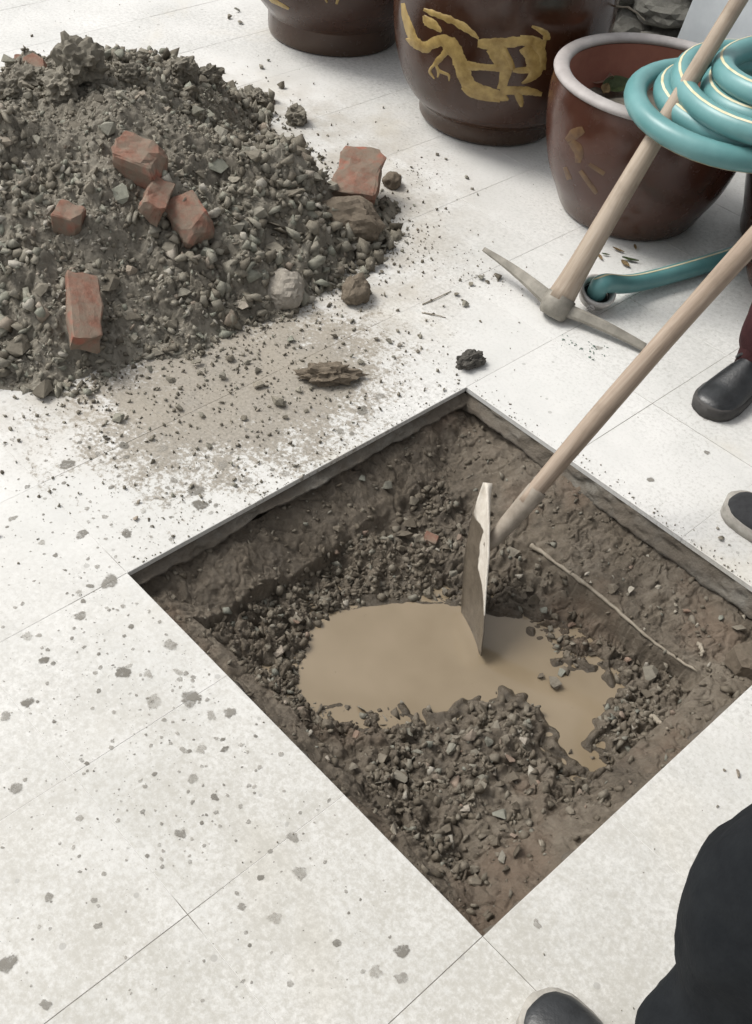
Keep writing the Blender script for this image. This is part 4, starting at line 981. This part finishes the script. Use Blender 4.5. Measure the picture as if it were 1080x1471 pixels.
# ------------------------------------------------------------------ pickaxe
def axis_obj(root, name, path, rad, m, n=16):
    """tube in the local frame of root (z along the handle)"""
    V, F, F3 = tube(path, rad, n); return link(name, mesh_mixed(name, V, F, F3), m, root)
def pickaxe():
    E = at(799, 440, 0.030)                                       # eye of the head, resting on the floor
    az, el = math.radians(93.0), math.radians(51.5)
    d = np.array([math.cos(el)*math.cos(az), math.cos(el)*math.sin(az), math.sin(el)])
    root = empty('pickaxe', tuple(E)); tag(root, 'pickaxe with an iron head on the tiles and wooden handle leaning on the hose coil', 'pickaxe')
    q = Vector(d).to_track_quat('Z', 'Y').to_euler()
    s = np.linspace(0, 1, 40); Lh = 1.02
    rad = 0.0235+0.012*np.exp(-s/0.09)-0.003*s+0.0018*np.sin(s*7)
    V, F, F3 = tube(np.stack([0.004*np.sin(s*3), 0.003*np.sin(s*4+1), 0.016+s*Lh], 1), rad, 20)
    h = link('handle', mesh_mixed('handle', V, F, F3), M['wood'], root); h.rotation_euler = q
    # head: flat adze towards the heap, square pick towards the pit's far side
    tipA = at(695, 358, 0.055)-E; tipB = at(926, 499, 0.016)-E
    def arm(name, tip, w0, h0, w1, h1, sag):
        n = 16; rows = []; bm = bmesh.new(); tip = np.asarray(tip); L = np.linalg.norm(tip); t_ = tip/L
        side = np.cross(t_, d); side /= np.linalg.norm(side); upv = np.cross(side, t_)
        for i in range(n):
            f = i/(n-1); c = tip*f+upv*sag*math.sin(PI*f)+t_*0.0; w_ = w0+(w1-w0)*f; h_ = h0+(h1-h0)*f
            rows.append([bm.verts.new(tuple(c+side*w_*a+upv*h_*b)) for a, b in ((-1, -0.6), (-0.6, -1), (0.6, -1), (1, -0.6), (1, 0.6), (0.6, 1), (-0.6, 1), (-1, 0.6))])
        for A, B in zip(rows[:-1], rows[1:]):
            for k in range(8): bm.faces.new((A[k], A[(k+1) % 8], B[(k+1) % 8], B[k]))
        bm.faces.new(rows[0]); bm.faces.new(rows[-1]); return bm_obj(name, bm, M['iron'], root)
    arm('pick_blade', tipA, 0.013, 0.021, 0.004, 0.006, 0.006)
    arm('pick_point', tipB, 0.011, 0.017, 0.008, 0.010, 0.005)
    prof = [(0.030, 0.030), (0.036, 0.028), (0.0375, 0.015), (0.036, -0.010), (0.033, -0.022), (0.027, -0.028), (0.004, -0.029)]
    V, F = lathe(prof, 28); V[:, 0] *= 1.06; e = link('eye', mesh_np('eye', V, F, True), M['iron'], root); e.rotation_euler = q
pickaxe()

# ------------------------------------------------------------------ hoe standing in the puddle
HOE_S = at(714, 770, 0.012)                       # socket
HOE_H = at(1180, 238, 0.74*U)                     # where it is held
HOE_D = HOE_H-HOE_S; HOE_L = np.linalg.norm(HOE_D); HOE_D = HOE_D/HOE_L
def hoe():
    S = HOE_S; d = HOE_D
    root = empty('hoe', tuple(S)); tag(root, 'long-handled hoe with muddy steel blade standing in the puddle', 'hoe')
    q = Vector(d).to_track_quat('Z', 'Y').to_euler()
    s = np.linspace(0, 1, 50); Lh = HOE_L+0.14
    rad = 0.0165+0.0030*sstep(0.0, 0.35, s)+0.0009*np.sin(s*11)
    V, F, F3 = tube(np.stack([0.006*np.sin(s*3.1), 0.004*np.sin(s*4+1), 0.085+s*(Lh-0.085)], 1), rad, 20)
    h = link('handle', mesh_mixed('handle', V, F, F3), M['wood2'], root); h.rotation_euler = q
    # tapered iron socket round the end of the handle
    prof = [(0.0185, 0.122), (0.0205, 0.119), (0.0195, 0.08), (0.0175, 0.03), (0.0145, -0.01), (0.010, -0.03), (0.001, -0.032)]
    V, F = lathe(prof, 24); so_ = link('socket', mesh_np('socket', V, F, True), M['clayed_iron'], root); so_.rotation_euler = q
    # blade: thick plate with a rounded shoulder and a sharpened edge, its face seen at a slant
    top = at(703, 694, 0.075); bot = at(677, 934, ZW-0.012)
    ax = bot-top; Lb = np.linalg.norm(ax); ax /= Lb
    mid = S+ax*0.0
    view = CAMP-S; view /= np.linalg.norm(view)
    side0 = np.cross(ax, view); side0 /= np.linalg.norm(side0); nrm0 = np.cross(side0, ax)
    th = math.radians(67)                          # angle between the plate and the sight line's normal plane
    if side0@_rt < 0: side0 = -side0
    vp = view-ax*(view@ax); vp /= np.linalg.norm(vp)
    sx = side0*math.cos(th)+vp*math.sin(th); nz = np.cross(ax, sx)
    if nz@view < 0: nz = -nz
    prof = [(0.0, 0.012), (0.03, 0.040), (0.08, 0.058), (0.16, 0.064), (0.26, 0.068), (0.34, 0.068), (0.42, 0.066)]
    Lt = Lb; bm = bmesh.new(); nx, ny = 12, 34; sh = {}
    for side in (0, 1):
        for i in range(ny+1):
            f = i/ny; a = f*Lt; w_ = np.interp(f, [0, 0.10, 0.24, 0.42, 0.85, 1.0], [0.006, 0.024, 0.044, 0.060, 0.062, 0.052])
            for k in range(nx+1):
                g = 2*k/nx-1; th_ = 0.0045*(1-0.75*f)*(1-0.3*abs(g)); bow = 0.020*(f-0.3)**2+0.010*(1-g*g)
                p = top+ax*a+sx*w_*g+nz*((th_ if side else -th_)-bow+0.010)
                sh[side, i, k] = bm.verts.new(tuple(p-S))
    for side in (0, 1):
        for i in range(ny):
            for k in range(nx):
                bm.faces.new((sh[side, i, k], sh[side, i, k+1], sh[side, i+1, k+1], sh[side, i+1, k]))
    for i in range(ny):
        for k in (0, nx): bm.faces.new((sh[0, i, k], sh[1, i, k], sh[1, i+1, k], sh[0, i+1, k]))
    for k in range(nx):
        for i in (0, ny): bm.faces.new((sh[0, i, k], sh[1, i, k], sh[1, i, k+1], sh[0, i, k+1]))
    # store in a frame with x across and z up along the blade so that the mud pattern follows it
    yv = np.cross(-ax, sx); Rm = Matrix((tuple(sx), tuple(yv), tuple(-ax))).transposed()
    inv = Rm.transposed()
    for v in bm.verts: v.co = inv @ v.co
    bo = bm_obj('blade', bm, M['blade'], root, True); bo.rotation_euler = Rm.to_euler()
    # wooden wedge in the eye
    bm = bmesh.new(); bmesh.ops.create_cone(bm, segments=10, radius1=0.007, radius2=0.004, depth=0.02, cap_ends=True)
    wdg = bm_obj('wedge', bm, M['iron'], root, loc=tuple(Vector(d)*0.125+Vector(_up)*0.022)); wdg.rotation_euler = q
hoe()

# ------------------------------------------------------------------ leaves, twig, crumbs
def leaf_mesh(L, W, seed, m):
    rr = random.Random(seed); bm = bmesh.new(); n = 9; rows = []; curl = rr.uniform(0.15, 0.5)
    for i in range(n):
        f = i/(n-1); w_ = W*math.sin(PI*min(1, f*0.96+0.03))**0.8*(1-0.3*f)
        rows.append([bm.verts.new((L*(f-0.5), w_*g, 0.25*L*curl*((f-0.5)**2*2)+abs(g)*W*0.35+0.0006*rr.random())) for g in (-1, -0.5, 0, 0.5, 1)])
    for A, B in zip(rows[:-1], rows[1:]):
        for k in range(4): bm.faces.new((A[k], A[k+1], B[k+1], B[k]))
    g = bmesh.ops.solidify(bm, geom=list(bm.faces), thickness=0.0006)
    me = bpy.data.meshes.new('leaf'); bm.to_mesh(me); bm.free(); me.materials.append(m)
    for p in me.polygons: p.use_smooth = True
    return me
k = 0
for (u, v, du, dv, L, W, m) in [(888, 360, 24, 10, .036, .006, 'leaf_dry'), (912, 356, 4, 22, .028, .005, 'leaf_dry'), (905, 374, 28, 6, .045, .008, 'leaf_green'), (898, 380, 18, 14, .034, .009, 'leaf_dry'), (862, 370, 14, 20, .030, .005, 'leaf_dry'), (870, 366, 20, 4, .022, .004, 'leaf_green')]:
    P = at(u, v, 0.003); o = link('leaf', leaf_mesh(L, W, 60+k, M[m]), None, None, (P[0], P[1], 0.004), (random.uniform(-.2, .2), 0, img_dir(P, du, dv)))
    tag(o, 'small narrow withered leaf on tile between pot and hose coupling', 'leaf', 'withered leaves by the pot'); k += 1
zs = 0.284*U
for (u, v, L, W, m, rot, lab) in [(862, 118, .075, .034, 'leaf_pink', 0.4, 'pinkish dry leaf on the soil of the pale-rimmed pot'), (886, 128, .085, .036, 'leaf_green', 0.9, 'dull green leaf on the soil of the pale-rimmed pot, beside a dry leaf'), (868, 132, .05, .016, 'leaf_dry', 2.0, 'brown curled leaf lowest on the soil in the pale-rimmed pot')]:
    P = at(u, v, zs); o = link('leaf', leaf_mesh(L, W, 80+k, M[m]), None, None, (P[0], P[1], zs+0.006), (0.35, -0.15, rot)); tag(o, lab, 'leaf'); k += 1
def crumb_patch():
    rng = np.random.default_rng(31); n = 46; u = rng.uniform(805, 875, n); v = 500+(u-840)*0.22+rng.normal(size=n)*7
    P = np.array([at(a, b, 0) for a, b in zip(u, v)]); R = 0.0016+0.0035*rng.random(n)**1.6; P[:, 2] = R*0.35
    me = grit('green_crumbs', P, R, M['crumb'], 'greenish chips scattered on white tile below the pickaxe head', 'chips', rng)
crumb_patch()
A = at(880, 20, 0.43*U); B = at(925, 36, 0.43*U)
stick('twig', [A+[0, 0, .02], (A*0.5+B*0.5)+[0, 0, .03], B+[0, 0, .012]], 0.0028, 'thin dry twig lying across the back of the pale rim', 'twig')
for (u1, v1, u2, v2, lab) in [(607, 437, 648, 418, 'hair-thin straw lying on white tile between heap and pickaxe'), (606, 449, 640, 456, 'thin dry straw beside the longer straw on white tile')]:
    A = at(u1, v1, .002); B = at(u2, v2, .002); stick('straw', [A, (A+B)/2+[0.002, 0.002, 0.001], B], 0.0010, lab, 'straw')

# ------------------------------------------------------------------ stone wall and board behind the pots
def back_wall():
    root = empty('stone_wall', (-0.4, 1.72, 0)); tag(root, 'low wall of rough grey stones behind the jars', 'wall')
    core = bmesh.new(); bmesh.ops.create_cube(core, size=1.0); bmesh.ops.scale(core, vec=(3.6, 0.16, 0.62), verts=core.verts)
    for v in core.verts: v.co.z += 0.31
    bm_obj('wall_core', core, M['wallstone'], root, loc=(0, 0.08, 0))
    ms = []
    for k in range(6):
        bm = bmesh.new(); bmesh.ops.create_icosphere(bm, subdivisions=3, radius=1.0); C = np.array([v.co[:] for v in bm.verts])
        C = C*(1+0.20*fbm(C[:, 0]+k*7, C[:, 1], C[:, 2], 1.7, 4, 70+k, 0.6))[:, None]*np.array([1, 0.6, 0.72])
        for v, c in zip(bm.verts, C): v.co = c
        me = bpy.data.meshes.new('stone'); bm.to_mesh(me); bm.free(); me.materials.append(M['wallstone']); ms.append(me)
    r = random.Random(4); z = 0.05
    while z < 0.66:
        x = -1.8+r.uniform(-0.05, 0.05); hh = r.uniform(0.05, 0.075)
        while x < 1.8:
            w_ = r.uniform(0.06, 0.13)
            link('stone', r.choice(ms), None, root, (x+w_, r.uniform(-0.015, 0.03), z+r.uniform(-.012, .012)), (r.uniform(-.15, .15), r.uniform(-.2, .2), r.uniform(-.1, .1)+r.choice((0, PI))), (w_*1.12, 0.14, hh*1.35)); x += 2*w_
        z += hh*1.75
back_wall()
def board():
    bm = bmesh.new(); bmesh.ops.create_cube(bm, size=1.0); bmesh.ops.scale(bm, vec=(0.90, 0.035, 0.80), verts=bm.verts)
    bmesh.ops.bevel(bm, geom=list(bm.edges), offset=0.004, segments=2, affect='EDGES')
    P = at(990, 40, 0.42); 
    o = bm_obj('foam_board', bm, M['board'], None, loc=(0, 0, 0), rot=(math.radians(-9), math.radians(3), math.radians(-4)))
    o.location = (-0.16, 1.56, 0.405); tag(o, 'pale blue grey foam board leaning against the stone wall behind the pots', 'board'); return o
BOARD = board()

# ------------------------------------------------------------------ people
def skin_obj(name, verts, edges, radii, m, parent, sub=2, root=0, disp=None):
    me = bpy.data.meshes.new(name); me.from_pydata([tuple(v) for v in verts], edges, []); me.update(); me.materials.append(m)
    o = link(name, me, None, parent); sk = o.modifiers.new('skin', 'SKIN'); sk.use_smooth_shade = True
    sv = me.skin_vertices[0].data
    for i, r in enumerate(radii):
        sv[i].radius = (r, r) if not isinstance(r, tuple) else r; sv[i].use_root = (i == root)
    s = o.modifiers.new('sub', 'SUBSURF'); s.levels = sub; s.render_levels = sub
    if disp:
        tx = bpy.data.textures.new(name+'_folds', 'CLOUDS'); tx.noise_scale = disp[1]; tx.noise_depth = 2
        dm = o.modifiers.new('folds', 'DISPLACE'); dm.texture = tx; dm.strength = disp[0]; dm.mid_level = 0.5; dm.texture_coords = 'GLOBAL'
    return o
def chain(pts, rad, closed=False):
    return [np.array(p, float) for p in pts], [(i, i+1) for i in range(len(pts)-1)], list(rad)
def shoe(parent, toe, heel, m_up, m_sole, L=0.28, W=0.050, hh=0.105):
    toe = np.asarray(toe, float); heel = np.asarray(heel, float); f = toe-heel; f[2] = 0; f /= np.linalg.norm(f)
    ang = math.atan2(f[1], f[0]); g = empty('shoe', (0, 0, 0)); g.parent = parent
    bpy.data.objects.remove(g)
    T = [0.0, 0.03, 0.10, 0.25, 0.42, 0.60, 0.75, 0.87, 0.95, 0.985, 1.0]
    Wd = [0.25, 0.52, 0.70, 0.76, 0.78, 0.92, 1.0, 0.94, 0.70, 0.42, 0.10]
    H = [0.62, 0.90, 1.0, 1.0, 0.92, 0.70, 0.50, 0.42, 0.36, 0.28, 0.20]
    tt = np.linspace(0, 1, 34); wd = np.interp(tt, T, Wd)*W; ht = np.interp(tt, T, H)*hh
    V = []; n = 20
    for t, w_, h_ in zip(tt, wd, ht):
        for k in range(n):
            a = PI*k/(n-1); V.append((t*(L+0.004), w_*1.03*math.cos(a)*(1-0.22*math.sin(a)*(1 if t < 0.5 else 0.3)), 0.022+(h_-0.022)*math.sin(a)**0.75))
    F = grid_faces(len(tt), n)
    M4 = Matrix.Translation(Vector((heel[0], heel[1], 0.0))) @ Matrix.Rotation(ang, 4, 'Z')
    up = link('shoe', mesh_np('shoe', V, F, True), m_up, parent); up.matrix_local = M4
    # sole
    V = []; ws = wd*1.035+0.0015
    for t, w_ in zip(tt, ws):
        tt_ = -0.006+t*(L+0.013)
        for a, z in ((-1, 0.001), (-1.03, 0.012), (-1.0, 0.027), (-0.86, 0.030), (0.86, 0.030), (1.0, 0.027), (1.03, 0.012), (1, 0.001)):
            V.append((tt_, w_*a, z+0.006*max(0, t-0.8)))
    F = grid_faces(len(tt), 8, True); n8 = len(tt)
    q8 = np.array([[0, 1, 2, 3], [0, 3, 4, 7], [4, 5, 6, 7]]); me = mesh_mixed('sole', np.array(V), np.vstack([F, q8, q8+(n8-1)*8]), None, True); link('sole', me, m_sole, up)
    # opening edge / tongue and a strap
    pa = [(L*0.44, -0.036, 0.070), (L*0.46, -0.022, 0.090), (L*0.47, 0, 0.097), (L*0.46, 0.022, 0.090), (L*0.44, 0.036, 0.070)]
    V, F, F3 = tube(catmull(pa, 5), 0.004, 8); link('seam', mesh_mixed('seam', V, F, F3), m_sole if m_sole is not M['sole_dark'] else m_up, up)
    return up
def person(label, feet, hip, knees, chest, head, elbows, hands, m_tr, m_jk, shoes, tr_r, facing, grip=None):
    """feet: [(toe, heel)], joints in world metres; the empty stands between the feet"""
    base = (np.asarray(feet[0][1])+np.asarray(feet[1][1]))/2
    root = empty('person', (base[0], base[1], 0)); tag(root, label, 'person'); O = np.array([base[0], base[1], 0.0])
    J = lambda p: np.asarray(p, float)-O
    hip = J(hip); chest = J(chest); head = J(head); fdir = np.array([math.cos(facing), math.sin(facing), 0]); side = np.array([-fdir[1], fdir[0], 0])   # side = person's left
    ank = [J((np.asarray(h)*0.68+np.asarray(t)*0.32))+[0, 0, 0.085] for t, h in feet]; kn = [J(k) for k in knees]
    hips = [hip+side*s*0.09+[0, 0, -0.05] for s in (1, -1)]; sh = [chest+side*s*0.17+[0, 0, 0.06] for s in (1, -1)]
    el = [J(e) for e in elbows]; hd = [J(h) for h in hands]; neck = chest+(head-chest)*0.52+[0, 0, 0.03]
    # body: one continuous skin
    V = [hip, (hip+chest)/2, chest, neck, head-[0, 0, 0.03], head+[0, 0, 0.07]]; E_ = [(0, 1), (1, 2), (2, 3), (3, 4), (4, 5)]; R_ = [(0.13, 0.10), (0.125, 0.095), (0.13, 0.10), 0.048, (0.075, 0.09), (0.07, 0.085)]
    for i in range(2):
        k = len(V); V += [hips[i], kn[i], ank[i], ank[i]-[0, 0, 0.04]+fdir*0.03]; R_ += [0.085, 0.056, 0.038, 0.036]; E_ += [(0, k), (k, k+1), (k+1, k+2), (k+2, k+3)]
        k = len(V); wr = el[i]+(hd[i]-el[i])*0.86; V += [sh[i], el[i], wr, hd[i]]; R_ += [0.055, 0.040, 0.027, (0.036, 0.020)]; E_ += [(2, k), (k, k+1), (k+1, k+2), (k+2, k+3)]
        fd = hd[i]-wr; fd /= np.linalg.norm(fd)
        gd = np.asarray(grip if grip is not None else fdir, float); ac = gd-fd*(gd@fd); ac /= np.linalg.norm(ac)+1e-9; pn = np.cross(fd, ac)
        if pn[2] > 0: pn = -pn
        hub = k+3
        for q, (o_, ln) in enumerate(((-0.030, 0.026), (-0.010, 0.030), (0.010, 0.028), (0.030, 0.022))):
            b0 = hd[i]+ac*o_+fd*0.030; k = len(V); V += [b0, b0+fd*ln*0.7+pn*ln*0.7, b0+pn*ln*1.7-fd*0.004]; R_ += [0.0095, 0.0085, 0.0075]; E_ += [(hub, k), (k, k+1), (k+1, k+2)]
        b0 = hd[i]-ac*0.040-fd*0.010; k = len(V); V += [b0, b0+pn*0.025+fd*0.012, b0+pn*0.045+fd*0.020]; R_ += [0.012, 0.010, 0.008]; E_ += [(hub, k), (k, k+1), (k+1, k+2)]
    body = skin_obj('body', V, E_, R_, M['skin'], root)
    # nose, ears, hair as small shapes of the head
    hb = bmesh.new(); bmesh.ops.create_uvsphere(hb, u_segments=24, v_segments=16, radius=0.105)
    for v in list(hb.verts):
        if v.co.z < 0.0 and Vector(fdir).dot(v.co) > -0.02: v.co *= 0.80
    bm_obj('hair', hb, M['hair'], root, True, loc=tuple(head+[0, 0, 0.065]-fdir*0.014), scale=(0.92, 0.92, 1.05))
    nb = bmesh.new(); bmesh.ops.create_cone(nb, segments=10, radius1=0.017, radius2=0.006, depth=0.05, cap_ends=True); bm_obj('nose', nb, M['skin'], body, True, loc=tuple(head+fdir*0.092+[0, 0, 0.01]))
    for s in (1, -1):
        nb = bmesh.new(); bmesh.ops.create_uvsphere(nb, u_segments=10, v_segments=8, radius=0.03); bm_obj('ear', nb, M['skin'], body, True, loc=tuple(head+side*s*0.083+[0, 0, 0.015]), scale=(0.6, 0.6, 1.05))
        nb = bmesh.new(); bmesh.ops.create_uvsphere(nb, u_segments=10, v_segments=8, radius=0.011); bm_obj('eye', nb, M['hair'], body, True, loc=tuple(head+side*s*0.032+fdir*0.080+[0, 0, 0.035]))
    mo = bmesh.new(); bmesh.ops.create_uvsphere(mo, u_segments=12, v_segments=8, radius=0.022); bm_obj('mouth', mo, M['trouser_brown'], body, True, loc=tuple(head+fdir*0.076-[0, 0, 0.035]), scale=(0.5, 1.0, 0.3), rot=(0, 0, facing))
    # trousers
    V = [hip+[0, 0, 0.08], hip-[0, 0, 0.03]]; E_ = [(0, 1)]; R_ = [(0.16, 0.13), (0.165, 0.135)]
    for i in range(2):
        k = len(V); th = (hips[i]*0.5+kn[i]*0.5); cf = kn[i]*0.45+ank[i]*0.55; V += [hips[i]-[0, 0, 0.06], th, kn[i], cf, ank[i]-[0, 0, 0.045]]; R_ += list(tr_r); E_ += [(1, k), (k, k+1), (k+1, k+2), (k+2, k+3), (k+3, k+4)]
    skin_obj('trousers', V, E_, R_, m_tr, root, 3, 0, (0.06, 0.15))
    V = [hip-[0, 0, 0.06], (hip+chest)/2, chest, chest+(neck-chest)*0.75, chest+(neck-chest)*1.02]; E_ = [(0, 1), (1, 2), (2, 3), (3, 4)]; R_ = [(0.195, 0.170), (0.175, 0.145), (0.175, 0.14), 0.092, 0.075]
    for i in range(2):
        k = len(V); wr = el[i]+(hd[i]-el[i])*0.84; V += [sh[i], el[i], wr]; R_ += [0.080, 0.062, 0.046]; E_ += [(2, k), (k, k+1), (k+1, k+2)]
    skin_obj('jacket', V, E_, R_, m_jk, root, 2, 0, (0.03, 0.12))
    for a_, k_ in zip(ank, kn):
        up_ = (k_-a_)/np.linalg.norm(k_-a_); tube_obj('sock', [a_-[0, 0, 0.05], a_, a_+up_*0.10, a_+up_*0.16], [0.046, 0.047, 0.049, 0.050], m_tr, root)
    for (t, h), (mu, msl) in zip(feet, shoes):
        s_ = shoe(root, J(t), J(h), mu, msl)
    return root
# bystander at the lower right: one trouser leg and the tip of one shoe come into view
toe1 = at(756, 1432, 0.02); dr = np.array([0.115, 0.268, 0]); 
d1 = at(960, 1640, 0)-at(772, 1440, 0); d1 /= np.linalg.norm(d1); heel1 = toe1+d1*0.29; toe1[2] = heel1[2] = 0
fac1 = math.atan2(-d1[1], -d1[0]); f1 = -d1; s1 = np.array([-f1[1], f1[0], 0])
heel1b = heel1-s1*0.24+f1*-0.10; toe1b = heel1b+f1*0.29-s1*0.05
ank1 = heel1*0.8+toe1*0.2+np.array([0, 0, 0.085])
kn1 = at(1160, 1245, 0.50)
hip1 = (heel1+heel1b)/2-s1*0.10+np.array([0, 0, 0.92])-f1*0.02
P1 = person('person in loose black trousers and black shoes standing at the near corner of the pit', [(toe1, heel1), (toe1b, heel1b)], hip1,
       [kn1, heel1b+f1*0.10-s1*0.03+np.array([0, 0, 0.50])], hip1+np.array([0, 0, 0.42])+f1*0.02, hip1+np.array([0, 0, 0.70])+f1*0.06,
       [hip1+s1*0.27+np.array([0, 0, 0.20])-f1*0.05, hip1-s1*0.27+np.array([0, 0, 0.20])-f1*0.05], [hip1+s1*0.25+np.array([0, 0, -0.04])+f1*0.06, hip1-s1*0.25+np.array([0, 0, -0.04])+f1*0.06],
       M['trouser_black'], M['jacket'], [(M['leather'], M['sole_pale']), (M['leather'], M['sole_pale'])], (0.125, 0.125, 0.112, 0.066, 0.040), fac1)
# worker holding the hoe: two dark shoes at the right
t2 = at(1006, 600, 0.0); h2 = at(1128, 512, 0.0); t2 = np.array(t2); dd = h2-t2; dd /= np.linalg.norm(dd); h2 = t2+dd*0.29      # right foot
t3 = at(1040, 722, 0.0); h3 = at(1150, 800, 0.0); dd3 = h3-t3; dd3 /= np.linalg.norm(dd3); h3 = t3+dd3*0.29                   # left foot
f2 = -(dd+dd3); f2 /= np.linalg.norm(f2); fac2 = math.atan2(f2[1], f2[0]); s2 = np.array([-f2[1], f2[0], 0])
hip2 = (h2+h3)/2-f2*0.12+np.array([0, 0, 0.90]); ch2 = hip2+np.array([0, 0, 0.40])+f2*0.14
hand_r = HOE_S+HOE_D*(HOE_L-0.02); hand_l = HOE_S+HOE_D*(HOE_L+0.10)
P2 = person('person in dark trousers and black shoes standing beside the pit with the hoe', [(t3, h3), (t2, h2)], hip2,
       [h3*0.75+t3*0.25+np.array([0, 0, 0.49])+f2*0.03, h2*0.95+t2*0.05+np.array([0, 0, 0.49])-f2*0.09], ch2, ch2+np.array([0, 0, 0.27])+f2*0.06,
       [ch2+s2*0.28-np.array([0, 0, 0.18])+f2*0.10, ch2-s2*0.28-np.array([0, 0, 0.18])+f2*0.10], [hand_l+np.array([0, 0, 0.03]), hand_r+np.array([0, 0, 0.03])],
       M['trouser_brown'], M['jacket2'], [(M['canvas'], M['sole_pale']), (M['leather'], M['sole_dark'])], (0.105, 0.100, 0.085, 0.075, 0.072), fac2, HOE_D)
